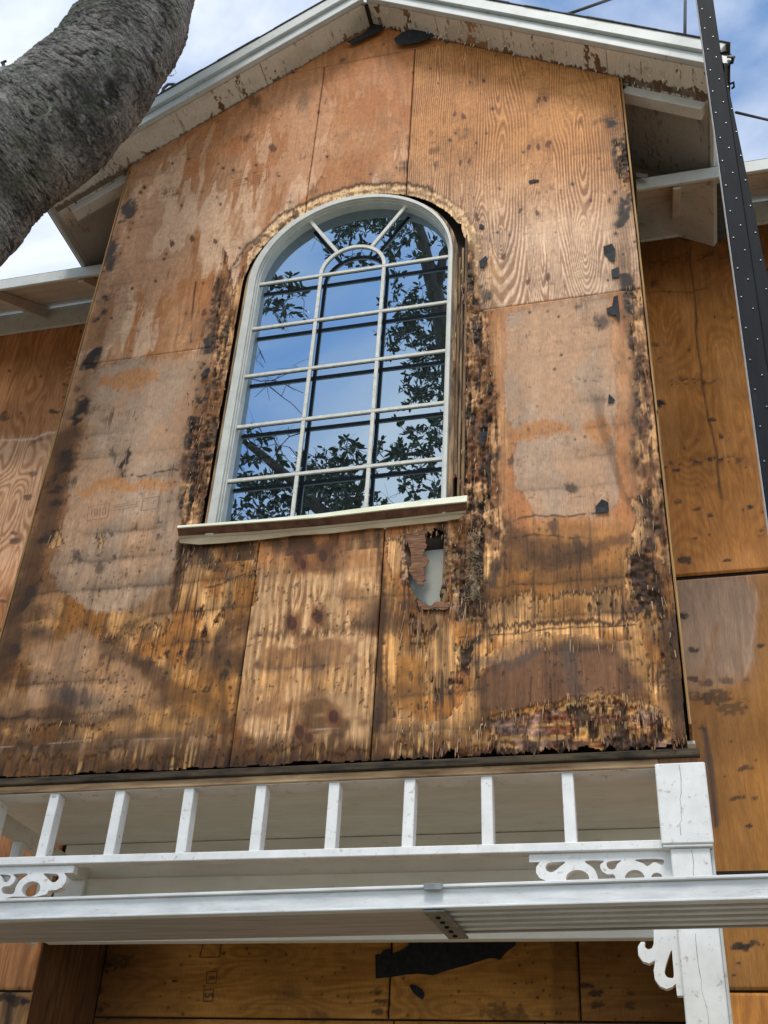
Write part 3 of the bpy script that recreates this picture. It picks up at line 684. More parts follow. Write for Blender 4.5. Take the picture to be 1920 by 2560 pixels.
SPL = []      # torn edges for splinters: (x, y, z, layer)
def front_panel(x0, x1, z0, z1, label, dx=.0032, dz=.0060, g=.0022, gz=.0008):
    xs = np.arange(x0 + g, x1 - g + 1e-6, (x1 - x0 - 2 * g) / round((x1 - x0) / dx))
    zs = np.arange(z0 + gz, z1 - gz + 1e-6, (z1 - z0 - 2 * gz) / round((z1 - z0) / dz))
    XX, ZZ = np.meshgrid(xs, zs)
    X, Z = XX.ravel(), ZZ.ravel()
    c, y, hole, lay = paint_front(X, Z)
    nx, nz = len(xs), len(zs)
    bad = (hole | (Z > roof_z(X) + .03)).reshape(nz, nx)
    if z0 < .1:                                # frayed lower edge
        bad |= (Z < .002 + .05 * np.maximum(fbm(X * 7, Z * 0, 2, 2) - .42, 0) + .022 * (fbm(X * 38, Z * 0, 3, 3) - .4) * (1 + 2.2 * (X > .3))).reshape(nz, nx)
    keep = ~(bad[:-1, :-1] | bad[1:, :-1] | bad[:-1, 1:] | bad[1:, 1:])
    # edges bend back a little, like a sheet with thickness
    y = y + .0125 * (np.minimum(X - x0 - g, x1 - g - X) < 1e-4) + .0035 * (np.minimum(Z - z0 - gz, z1 - gz - Z) < 1e-4)
    L = lay.reshape(nz, nx); up = np.zeros_like(L, bool); up[:-1] = (L[:-1] > L[1:])
    idx = np.flatnonzero(up.ravel() & ~bad.ravel())
    for i in RNG.permutation(idx)[:int(len(idx) * .16)]: SPL.append((X[i], y[i], Z[i] + .006, L.ravel()[i]))
    return link('plywood_panel', grid_me(np.stack([X, y, Z], 1), nx, nz, c, keep), 'ply', house, label)
front_panel(XL, XA, 0, ZH, 'grey weathered plywood sheet left of and below the arched window')
front_panel(XA, XB, 0, ZH, 'knotty narrow plywood sheet below the sill')
front_panel(XB, XR, 0, ZH, 'rotten torn plywood sheet right of and below the window')
front_panel(XL, XA, ZH, ZTOP, 'drip-stained plywood sheet up the left eave')
front_panel(XA, XB, ZH, ZTOP, 'narrow plywood sheet above the window arch')
front_panel(XB, XR, ZH, ZTOP, 'strongly figured plywood sheet up the right eave', .0034)
front_panel(-.62, .38, ZTOP, ZAP + .03, 'small plywood piece under the ridge')

# torn splinters standing off the layer edges
V, F = [], []
rs = random.Random(5)
rs.shuffle(SPL)
for (x, y, z, l) in SPL[:420]:
    L = rs.uniform(.008, .034) * (1.0 if l < 3 else .6); w = rs.uniform(.0007, .0022); o = rs.uniform(.001, .009)
    a = rs.uniform(-.12, .12); b = len(V); y0 = y - .006
    V += [(x - w, y0, z + .012), (x + w, y0, z + .012), (x + w * .9 + a * L * .5, y0 - o * .5, z - L * .5), (x - w * .9 + a * L * .5, y0 - o * .6, z - L * .5), (x + a * L, y0 - o, z - L)]
    F += [(b, b + 1, b + 2, b + 3), (b + 3, b + 2, b + 4)]
link('splinters', mesh_of(V, F), 'splinter', house, 'torn wood splinters along the delaminated plies', 'stuff')

# long frayed fibres hanging where the face ply has torn
M['fibre'] = mat_noise('frayed_straw_fibre', (.11, .055, .024), (.42, .262, .138), (30, 30, 4), .8, .3)
V, F = [], []
rs = random.Random(61)
for (x0_, y0_, x1_, y1_, n_, L0, L1) in ((1128, 640, 1235, 1330, 210, .03, .10), (1015, 1325, 1110, 1345, 26, .02, .06), (1000, 1500, 1215, 1620, 110, .03, .10), (1575, 760, 1660, 1560, 130, .02, .07),
                                         (1205, 1765, 1690, 1810, 120, .02, .06), (980, 1800, 1215, 1860, 110, .03, .09), (462, 930, 520, 1300, 80, .02, .07), (440, 1360, 640, 1470, 50, .02, .06), (1240, 1590, 1580, 1625, 70, .02, .06)):
    for _ in range(int(n_ * .5)):
        P0 = atY(rs.uniform(x0_, x1_), rs.uniform(y0_, y1_), .002 - rs.random() * .004)
        if P0[0] > XR - .012: continue
        L = L0 * .6 + (L1 - L0 * .6) * rs.random() ** 2; w = rs.uniform(.0006, .0030) * (.5 + rs.random()); o = rs.uniform(.0, .008); a = rs.gauss(0, .08); b = len(V)
        for k in range(4):
            t = k / 3; ww = w * (1 - .75 * t * t)
            for q in (-1, 1): V.append((P0[0] + q * ww + a * L * t, P0[1] - .004 - o * t * t, P0[2] - L * t))
        for k in range(3): F.append((b + 2 * k, b + 2 * k + 1, b + 2 * k + 3, b + 2 * k + 2))
link('frayed_fibres', mesh_of(V, F), 'fibre', house, 'pale frayed wood fibres hanging in the rotten areas', 'stuff')

rs = random.Random(41)
FLK = []
for (x0_, y0_, x1_, y1_, n_, big_) in ((1210, 1790, 1690, 1862, 26, 1.0), (1130, 640, 1225, 1300, 22, .7), (470, 900, 520, 1300, 10, .6), (1600, 900, 1660, 1560, 16, .6), (980, 1820, 1200, 1870, 7, .9), (440, 1370, 455, 1500, 6, .6)):
    for _ in range(n_):
        FLK.append((rs.uniform(x0_, x1_), rs.uniform(y0_, y1_), rs.uniform(.004, .016) * big_, rs.uniform(.020, .065) * big_, rs.choice(('redply', 'splinter', 'stud', 'stud', 'redply'))))
for (px, py, w_, h_, mt_) in FLK:
    P0 = atY(px, py, .004); bm = bmesh.new(); rows_ = []
    lift = rs.uniform(.004, .022); lean = rs.uniform(-.25, .25); nx_ = 5
    for i in range(4):
        t = i / 3; wv_ = w_ * (1 - .25 * t * rs.random())
        rows_.append([bm.verts.new((P0[0] + (k / (nx_ - 1) - .5) * wv_ + lean * h_ * t, P0[1] - lift * t * t - .002 + .003 * math.sin(k * 1.7 + px),
                                    P0[2] - h_ * t + (rs.uniform(-.012, .008) if i == 3 else rs.uniform(-.002, .002)))) for k in range(nx_)])
    for a_, b_ in zip(rows_[:-1], rows_[1:]):
        for k in range(nx_ - 1): bm.faces.new((a_[k], a_[k + 1], b_[k + 1], b_[k]))
    ex = bmesh.ops.extrude_face_region(bm, geom=list(bm.faces))
    bmesh.ops.translate(bm, vec=(0, .0018, 0), verts=[g for g in ex['geom'] if isinstance(g, bmesh.types.BMVert)])
    link('ply_flake', bm_mesh(bm), mt_, house)

# ------------------------------------------------------------------ behind the skin: cavity, studs, wallboard
link('wall_sheathing', box_me(XL + .01, XR - .01, .075, .12, .0, 3.9, 0), 'dark', house)
def quad_px(name, pts, y, th, mat, parent=None, **k):
    o = [(atY(*p, y)[0], atY(*p, y)[2]) for p in pts]
    return link(name, prism_me(o, [], y, y + th), mat, parent or house, **k)
quad_px('wallboard', [(1000, 1384), (1135, 1370), (1135, 1540), (1000, 1540)], .055, .012, 'board', label='pale wallboard seen through the hole below the sill')
for i, (a, b) in enumerate(((1109, 1128), (1130, 1150), (1153, 1172))):
    quad_px('stud', [(a + 3, 1318), (b + 3, 1316), (b - 8 + 3, 1530), (a - 8, 1530)], .012 + .008 * i, .03, 'stud')
for xa, xb, za, zb, yy, mt in ((.486, .500, 1.36, 2.78, .004, 'stud'), (.502, .514, 1.18, 2.86, .016, 'buck'), (.520, .535, 1.15, 2.95, .010, 'stud'), (-.716, -.704, 1.2, 2.6, .024, 'stud')):
    link('jamb_strip', box_me(xa, xb, yy, yy + .03, za, zb, .003), mt, house)

# nest debris in the rot pocket right of the hole
V, F = [], []
rs = random.Random(9)
for i in range(230):
    px, py = rs.gauss(1184, 12), rs.uniform(1335, 1500)
    p = atY(px, py, -.004 - rs.random() * .016)
    d = Vector((rs.gauss(0, 1), rs.gauss(0, .4), rs.gauss(0, 1))).normalized()
    q = Vector(p); e = Vector((rs.gauss(0, .012), -abs(rs.gauss(0, .01)), rs.gauss(0, .012)))
    L = rs.uniform(.008, .03)
    tube_vf([q - d * L, q + e * .6, q + d * L], rs.uniform(.0005, .0011), 3, V, F)
link('nest_debris', mesh_of(V, F), 'nest', house, 'tuft of nest straw packed in the rot beside the hole', 'stuff')
for (px, py, r) in ((1182, 1447, .016), (1187, 1470, .02), (1184, 1490, .016), (1190, 1385, .012)):
    p = atY(px, py, -.006); bm = bmesh.new()
    g_ = bmesh.ops.create_icosphere(bm, subdivisions=2, radius=r, matrix=Matrix.Translation(p) @ Matrix.Diagonal((1, .5, 1.4, 1)))
    for v in g_['verts']: v.co += Vector((rs.gauss(0, .003), rs.gauss(0, .003), rs.gauss(0, .003)))
    link('nest_wad', bm_mesh(bm), 'nest', house)

# bark-like peel hanging in the hole
for pts in ([(1012, 1335), (1062, 1332), (1066, 1365), (1058, 1385), (1070, 1402), (1060, 1425), (1063, 1450), (1052, 1468), (1040, 1450), (1030, 1440), (1024, 1428), (1030, 1390)],
            [(1044, 1504), (1075, 1512), (1103, 1504), (1126, 1512), (1120, 1522), (1060, 1524), (1046, 1516)]):
    o = []
    for p, q in zip(pts, pts[1:] + pts[:1]):
        for t in (0, .25, .5, .75):
            w = atY(p[0] + (q[0] - p[0]) * t + rs.uniform(-3, 3), p[1] + (q[1] - p[1]) * t + rs.uniform(-4, 4), -.006); o.append((w[0], w[2]))
    me = prism_me(o, [], -.008, -.002)
    link('torn_ply', me, 'redply', house, 'curled red-brown ply hanging at the hole')

# ------------------------------------------------------------------ felt scraps
rs = random.Random(21)
def felt(pts, y, label, curl=.012):
    o = []
    for i, p in enumerate(pts):
        q = atY(*p, y); o.append((q[0], q[2]))
    bm = bmesh.new()
    c = np.mean(np.array(o), 0)
    vs = [bm.verts.new((x, y - curl * rs.random(), z)) for x, z in o]
    cv = bm.verts.new((c[0], y - curl * .2, c[1]))
    for i in range(len(vs)): bm.faces.new((cv, vs[i], vs[(i + 1) % len(vs)]))
    ex = bmesh.ops.extrude_face_region(bm, geom=list(bm.faces))
    bmesh.ops.translate(bm, vec=(0, .002, 0), verts=[g for g in ex['geom'] if isinstance(g, bmesh.types.BMVert)])
    link('felt_scrap', bm_mesh(bm), 'felt', house, label)
felt([(1488, 1268), (1505, 1250), (1521, 1258), (1523, 1280), (1490, 1284)], -.006, 'small house-shaped scrap of black felt on the grey patch')
felt([(1508, 620), (1530, 612), (1538, 625), (1537, 654), (1525, 650), (1512, 636)], -.006, 'black felt scrap high on the right edge')
felt([(1528, 675), (1547, 668), (1548, 692), (1530, 696)], -.005, 'small felt scrap on the right edge', .006)
felt([(1516, 772), (1530, 766), (1534, 742), (1545, 742), (1550, 790), (1548, 806), (1540, 790), (1528, 788), (1518, 782)], -.006, 'ragged felt strip below the right seam')
felt([(1198, 655), (1214, 640), (1221, 650), (1212, 668), (1200, 669)], -.008, 'felt scrap beside the right jamb')
felt([(1198, 562), (1205, 560), (1211, 566), (1210, 571), (1198, 570)], -.005, 'tiny felt scrap near the arch', .003)
felt([(1196, 1083), (1218, 1080), (1216, 1090), (1208, 1092), (1205, 1115), (1199, 1113)], -.008, 'torn felt strip right of the jamb')
felt([(503, 939), (512, 925), (524, 922), (528, 930), (516, 941), (506, 949)], -.007, 'felt scrap left of the window')
felt([(1522, 985), (1538, 1001), (1534, 1005), (1520, 1008)], -.006, 'small felt tatter right of the grey patch', .004)
felt([(985, 100), (1003, 83), (1030, 77), (1078, 84), (1087, 91), (1052, 106), (1015, 113), (990, 110)], -.03, 'black felt flap under the ridge')
felt([(868, 108), (905, 86), (935, 60), (960, 62), (950, 82), (915, 98), (880, 112)], -.02, 'dark felt strip at the ridge')
felt([(1321, 452), (1335, 448), (1348, 450), (1346, 454), (1335, 455), (1325, 459)], -.005, 'short black tar smear on the figured panel', .002)

# ------------------------------------------------------------------ mill stamps
def ink_line(a, b, w, y, V, F):
    A, B = atY(*a, y), atY(*b, y)
    d = (B - A); L = np.linalg.norm(d); nrm = np.array([-d[2], 0, d[0]]) / (L + 1e-9) * w / 2
    k = len(V); V += [A - nrm, B - nrm, B + nrm, A + nrm]; F.append((k, k + 1, k + 2, k + 3))
def stamp_box(c, y, V, F, w=.0022):
    for i in range(4): ink_line(c[i], c[(i + 1) % 4], w, y, V, F)
def text_px(txt, p, right, up, y, size, name='stamp', label=None):
    """flat stamped lettering lying on a wall: origin pixel, pixel to the right of it, pixel above it"""
    cu = bpy.data.curves.new(name, 'FONT'); cu.body = txt; cu.size = size; cu.align_x = 'CENTER'; cu.align_y = 'CENTER'
    tmp = bpy.data.objects.new('tmp_text', cu)
    me = bpy.data.meshes.new_from_object(tmp)
    bpy.data.objects.remove(tmp); bpy.data.curves.remove(cu)
    A, B, Cc = atY(*p, y), atY(*right, y), atY(*up, y)
    ex = (B - A) / np.linalg.norm(B - A); ez = (Cc - A); ez -= ex * (ez @ ex); ez /= np.linalg.norm(ez)
    for v in me.vertices:
        q = A + ex * v.co.x + ez * v.co.y; v.co = Vector((q[0], y, q[2]))
    link(name, me, 'ink', house, label)
text_px('SHIFT 2', (418, 481), (440, 476), (420, 465), -.0035, .026, label='SHIFT 2 mill stamp')
V, F = [], []
stamp_box([(395, 496), (441, 485), (443, 468), (397, 479)], -.0035, V, F)
stamp_box([(633, 459), (665, 451), (667, 424), (635, 431)], -.0035, V, F)
stamp_box([(540, 478), (562, 472), (566, 440), (543, 446)], -.0035, V, F, .0012)
for (x, y, w) in ((638, 440, 24), (637, 446, 26), (636, 452, 24), (585, 452, 38), (583, 459, 42), (584, 466, 36), (690, 440, 18), (690, 432, 16)):
    for k in range(int(w / 5)): ink_line((x + k * 5.2, y - k * 1.2), (x + k * 5.2 + 3.4, y - k * 1.2 - .8), .004, -.0035, V, F)
stamp_box([(216, 1302), (268, 1294), (274, 1258), (222, 1266)], -.0035, V, F, .0014)
stamp_box([(353, 1276), (394, 1270), (399, 1240), (357, 1247)], -.0035, V, F, .0016)
for y0 in (1262, 1268, 1274): ink_line((282, y0 + 2), (346, y0 - 9), .0016, -.0035, V, F)
for k in range(6): ink_line((228 + k * 7, 1290 - k), (230 + k * 7, 1272 - k), .002, -.0035, V, F)
link('mill_stamp', mesh_of(V, F), 'ink', house, 'faint boxed grade stamps on the plywood', 'stuff')

# ------------------------------------------------------------------ arched window
def arch_ring(r0, r1, z0, y0, y1, ns=40, xo=0.0, xi=0.0):
    """band between two arched outlines (legs down to z0, half circle above the spring line)"""
    def line(r, o): return [(WX + o - r, z0)] + [(WX + o - r * math.cos(a), WZ + r * math.sin(a)) for a in np.linspace(0, math.pi, ns)] + [(WX + o + r, z0)]
    a, b = line(r1, xo), line(r0, xi)
    V, F = [], []
    for y in (y0, y1):
        V += [(x, y, z) for x, z in a] + [(x, y, z) for x, z in b]
    n = len(a)
    for i in range(n - 1):
        F += [(i, i + 1, n + i + 1, n + i), (2 * n + i, 3 * n + i, 3 * n + i + 1, 2 * n + i + 1),
              (i, 2 * n + i, 2 * n + i + 1, i + 1), (n + i, n + i + 1, 3 * n + i + 1, 3 * n + i)]
    for k in (0, n - 1): F.append((k, n + k, 3 * n + k, 2 * n + k))
    bm = bmesh.new(); vs = [bm.verts.new(v) for v in V]
    for f in F: bm.faces.new([vs[i] for i in f])
    return bm_mesh(bm)
ZS = 1.135     # bottom of the window
window = link('arched_window', arch_ring(WR + .013, WR + .040, ZS, -.026, .06, xo=-.013), 'frame', house, 'white arched window with fifteen rectangular lights and a sunburst head')
def wsub(name, me, mat): return sub(name, me, mat, window)
wsub('frame_bead', arch_ring(WR + .006, WR + .0125, ZS, -.012, .06), 'frame')
wsub('frame_stop', arch_ring(WR - .001, WR + .0055, ZS, .002, .06), 'frame')
wsub('window_buck', arch_ring(WR + .0415, WR + .066, ZS, .006, .07, xo=-.016, xi=-.013), 'buck')
pane = [(WX - WR - .02, ZS - .02)] + [(WX - (WR + .02) * math.cos(a), WZ + (WR + .02) * math.sin(a)) for a in np.linspace(0, math.pi, 48)] + [(WX + WR + .02, ZS - .02)]
wsub('pane', prism_me(pane, [], .052, .056), 'glass')
mw = .0095
rows = [2.7992 - .3336 * i for i in range(5)]
def muntin(x0, x1, z0, z1):
    wsub('muntin', box_me(x0, x1, .004, .015, z0, z1, .002), 'muntin')
    wsub('muntin_back_shade', box_me(x0 + .001, x1 - .001, .016, .021, z0 + .001, z1 - .001, 0), 'black')  # added black strip: shade on the muntin's back, mirrored in the pane
for z in rows: muntin(WX - WR, WX + WR, z - mw, z + mw)
vx = [WX - WR / 3, WX + WR / 3]
zz = [ZS] + [r for r in rows[::-1]]
for x in vx:
    for a, b in zip(zz[:-1], zz[1:]): muntin(x - mw, x + mw, a + (mw if a > ZS else 0) + .0005, b - mw - .0005)
def arc_band(r0, r1, y0, y1, a0=0, a1=math.pi, ns=28):
    bm = bmesh.new(); rowsv = []
    for a in np.linspace(a0, a1, ns):
        rowsv.append([bm.verts.new((WX - r * math.cos(a), y, WZ + mw + r * math.sin(a))) for r in (r0, r1) for y in (y0, y1)])
    for p, q in zip(rowsv[:-1], rowsv[1:]):
        for i, j in ((0, 1), (1, 3), (3, 2), (2, 0)): bm.faces.new((p[i], p[j], q[j], q[i]))
    for e in (rowsv[0], rowsv[-1]): bm.faces.new((e[0], e[1], e[3], e[2]))
    return bm_mesh(bm)
ri = WR / 3
wsub('muntin', arc_band(ri - mw, ri + mw, .004, .015), 'muntin')
wsub('muntin_back_shade', arc_band(ri - mw + .001, ri + mw - .001, .016, .021), 'black')
for a in (math.radians(58), math.radians(122)):
    d = np.array([-math.cos(a), math.sin(a)]); nrm = np.array([-d[1], d[0]])
    for nm, w, y0, y1, mt in (('muntin', mw, .004, .015, 'muntin'), ('muntin_back_shade', mw - .001, .016, .021, 'black')):
        p0 = np.array([WX, WZ + mw]) + d * (ri + mw + .001); p1 = np.array([WX, WZ + mw]) + d * (WR - .004)
        wsub(nm, hex_me([(q[0], y, q[1]) for q in (p0 - nrm * w, p0 + nrm * w) for y in (y0, y1) for q in (q,)] + [(q[0], y, q[1]) for q in (p1 - nrm * w, p1 + nrm * w) for y in (y0, y1)], 0), mt)

# sill: lip, shaded underside, bent cream apron with a wavy lower edge
def strip_rows(top, bot, yt, yb, th, nseg=60):
    tx = [p[0] for p in top]; ty = [p[1] for p in top]; bx = [p[0] for p in bot]; by = [p[1] for p in bot]
    bm = bmesh.new(); rr_ = []
    for k in range(nseg + 1):
        s = k / nseg
        ut = tx[0] + (tx[-1] - tx[0]) * s; ub = bx[0] + (bx[-1] - bx[0]) * s
        A = atY(ut, np.interp(ut, tx, ty), yt); B = atY(ub, np.interp(ub, bx, by), yb)
        rr_.append([bm.verts.new(A), bm.verts.new(B), bm.verts.new(A + (0, th, 0)), bm.verts.new(B + (0, th, 0))])
    for p, q in zip(rr_[:-1], rr_[1:]):
        for i, j in ((0, 1), (1, 3), (3, 2), (2, 0)): bm.faces.new((p[i], p[j], q[j], q[i]))
    for e in (rr_[0], rr_[-1]): bm.faces.new((e[0], e[1], e[3], e[2]))
    return bm_mesh(bm)
rA = [(443, 1314), (640, 1299), (800, 1284), (1000, 1257), (1168, 1238)]
rB = [(443, 1319), (640, 1305), (800, 1293), (1000, 1270), (1167, 1253)]
rC = [(446, 1340), (640, 1328), (800, 1315), (1000, 1295), (1164, 1276)]
rE = [(447, 1346), (640, 1335), (800, 1321), (1000, 1301), (1164, 1282)]
rD = [(449, 1357), (496, 1361), (560, 1357), (638, 1350), (700, 1343), (734, 1338), (815, 1334), (870, 1328), (926, 1320), (957, 1319), (1020, 1312), (1078, 1306), (1110, 1303), (1129, 1299), (1150, 1296), (1162, 1286)]
sill = link('window_sill', strip_rows(rA, rB, -.062, -.064, .012), 'lip', house, 'yellowed window sill with a bent cream metal apron')
sub('sill_underside', strip_rows(rB, rC, -.060, -.022, .008), 'red', sill)
sub('sill_bead', strip_rows(rC, rE, -.024, -.032, .01), 'sill', sill)
sub('sill_apron', strip_rows(rE, rD, -.030, -.022, .004, 90), 'sill', sill)

# ------------------------------------------------------------------ eaves: soffit, fascia, lookouts, shingles
CS = 1 / math.sqrt(1 + SL * SL)                      # cos of roof angle
SN = SL * CS
XE = 1.99                                            # half width to the eave edge
def slope_pt(side, d, y, off=0.0):
    """d metres down the slope from the ridge on the soffit plane, off metres square to it (positive up)"""
    return np.array([GX + side * (d * CS + off * SN), y, ZAP - d * SN + off * CS])
DE = XE / CS
def soffit_board(side, d0, d1, y0, y1, label):
    nd, ny = max(2, int((d1 - d0) / .0045)), max(2, int((y1 - y0) / .005))
    D, Yv = np.meshgrid(np.linspace(d0 + .002, d1 - .002, nd), np.linspace(y0, y1, ny))
    D, Yv = D.ravel(), Yv.ravel()
    sx = D + 3 * (side + 1)
    n1 = fbm(sx * 70, Yv * 9, 3, 1); n2 = fbm(sx * 3.5, Yv * 5, 3, 4); n3 = fbm(sx * 17, Yv * 3.2, 5, 2); n4 = fbm(sx * 60, Yv * 40, 3, 6)
    c = np.array((.68, .63, .545))[None] * (.88 + .22 * n2)[:, None]
    c *= (.93 + .12 * fbm(sx * 160, Yv * 6, 2, 3))[:, None]
    c = mixc(c, (.40, .36, .29), ss(.5, .75, n2) * .5)
    near = ss(-.06, -.005, Yv + .045 * (fbm(np.floor(sx * 9) * 3.1, Yv * 0, 1, 5) - .5))
    wt = (1.0 if side > 0 else .55)
    peel = n3 * .62 + n4 * .38 + .16 * near * wt + .05 * ss(2.0, .4, D) * wt - .03 * (side < 0)
    peel = peel - .11 * ss(.05, .12, Yv) - .05 * ss(1.75, 2.1, D)
    bare = ss(.640, .652, peel)
    bc = np.array((.19, .10, .055))[None] * (.5 + .9 * n1)[:, None]
    bc = mixc(bc, (.34, .19, .10), ss(.5, .7, n2))
    c = c + (bc - c) * bare[:, None]
    rimm = np.exp(-((peel - .637) / .008) ** 2)
    c = mixc(c, (.62, .58, .50), rimm * .5)
    c = mixc(c, (.27, .26, .25), ss(.10, .20, Yv) * .75)  # shade behind the lookouts, painted grey into the soffit colour
    crk = ss(.70, .76, n1) * ss(.40, .6, n4)
    c = mixc(c, (.16, .11, .07), crk * .7)
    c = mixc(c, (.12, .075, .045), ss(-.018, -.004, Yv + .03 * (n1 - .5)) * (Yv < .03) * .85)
    out_ = -.0016 * (1 - bare) - .005 * rimm * ss(.5, .7, n4)
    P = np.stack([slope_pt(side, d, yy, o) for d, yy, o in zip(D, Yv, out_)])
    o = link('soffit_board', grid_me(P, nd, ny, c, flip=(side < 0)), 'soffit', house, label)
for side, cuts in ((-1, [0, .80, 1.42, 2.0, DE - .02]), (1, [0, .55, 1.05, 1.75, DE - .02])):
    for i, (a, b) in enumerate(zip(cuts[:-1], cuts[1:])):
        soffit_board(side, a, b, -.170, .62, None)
def slope_box(side, d0, d1, y0, y1, o0, o1, bev=.003):
    return hex_me([slope_pt(side, d, y, o) for d in (d0, d1) for y in (y0, y1) for o in (o0, o1)], bev)
for side, w in ((-1, 'left'), (1, 'right')):
    link('roof_deck', slope_box(side, 0.0, DE, -.17, 3.2, .006, .05, 0), 'cream', house)
    link('rake_board', slope_box(side, 0.012, DE, -.206, -.172, -.004, .062), 'trimwhite', house, f'lower white rake board of the {w} gable slope')
    link('rake_fascia', slope_box(side, 0.012, DE + .01, -.228, -.178, .066, .150), 'trimwhite', house, f'upper white rake fascia of the {w} gable slope')
    link('eave_fascia', slope_box(side, DE + .002, DE + .024, -.17, .60, -.03, .10), 'trimwhite', house)
    # shingle course ends along the rake
    d = .0
    V, F = [], []
    rs = random.Random(31 + side)
    while d < DE:
        L = .14
        me = slope_box(side, d, min(d + L + .03, DE + .03), -.233 - rs.random() * .004, .6, .1505 + .002 * rs.random(), .156 + .003 * rs.random(), 0)
        link('shingle', me, 'shingle', house)
        d += L
    link('roof_slope', slope_box(side, 0, DE + .02, -.17, 3.2, .052, .148, 0), 'shingle', house)
    link('lookout', slope_box(side, (1.535 + (.02 if side > 0 else .0)) / CS, DE - .03 if side > 0 else DE - .10, .040, .115, -.066, -.003), 'cream', house, f'cream lookout block under the {w} end of the rake')

# curling paint flakes on the soffit
V, F = [], []
rs = random.Random(14)
for i in range(120):
    side = 1 if rs.random() < .75 else -1
    d, y = rs.uniform(.1, DE - .1), rs.uniform(-.16, .02)
    if side * (d * CS) + GX < XR and y > -.01: y = -.02
    L, w = rs.uniform(.006, .022), rs.uniform(.002, .006)
    b = len(V)
    for k in range(4):
        s = k / 3
        for q in (-1, 1):
            V.append(slope_pt(side, d + q * w * (1 - .5 * s), y - L * .4 + L * s * .8, -.003 - .016 * s * s * rs.uniform(.6, 1.1)))
    for k in range(3): F.append((b + 2 * k, b + 2 * k + 1, b + 2 * k + 3, b + 2 * k + 2))
link('paint_flakes', mesh_of(V, F), 'cream', house, 'curled flakes of cream paint hanging from the soffit', 'stuff')
for pts, yv in (([(1608, 152), (1614, 150), (1617, 165), (1622, 183), (1630, 190), (1623, 193), (1614, 180)], -.10), ([(1588, 160), (1595, 158), (1594, 172), (1588, 194), (1585, 190)], -.08)):
    o = []
    bm = bmesh.new()
    vs = [bm.verts.new(Vector(atY(*p, yv - .01 * i / 6))) for i, p in enumerate(pts)]
    bm.faces.new(vs)
    ex = bmesh.ops.extrude_face_region(bm, geom=list(bm.faces))
    bmesh.ops.translate(bm, vec=(0, .002, 0), verts=[g_ for g_ in ex['geom'] if isinstance(g_, bmesh.types.BMVert)])
    link('paint_curl', bm_mesh(bm), 'sill', house, 'long curl of peeling paint at the right eave')
link('ridge_gap', hex_me([(GX + sx, y, ZAP + z) for sx in (-.012, .012) for y in (-.16, .3) for z in (-.016, .01)], 0), 'dark', house)

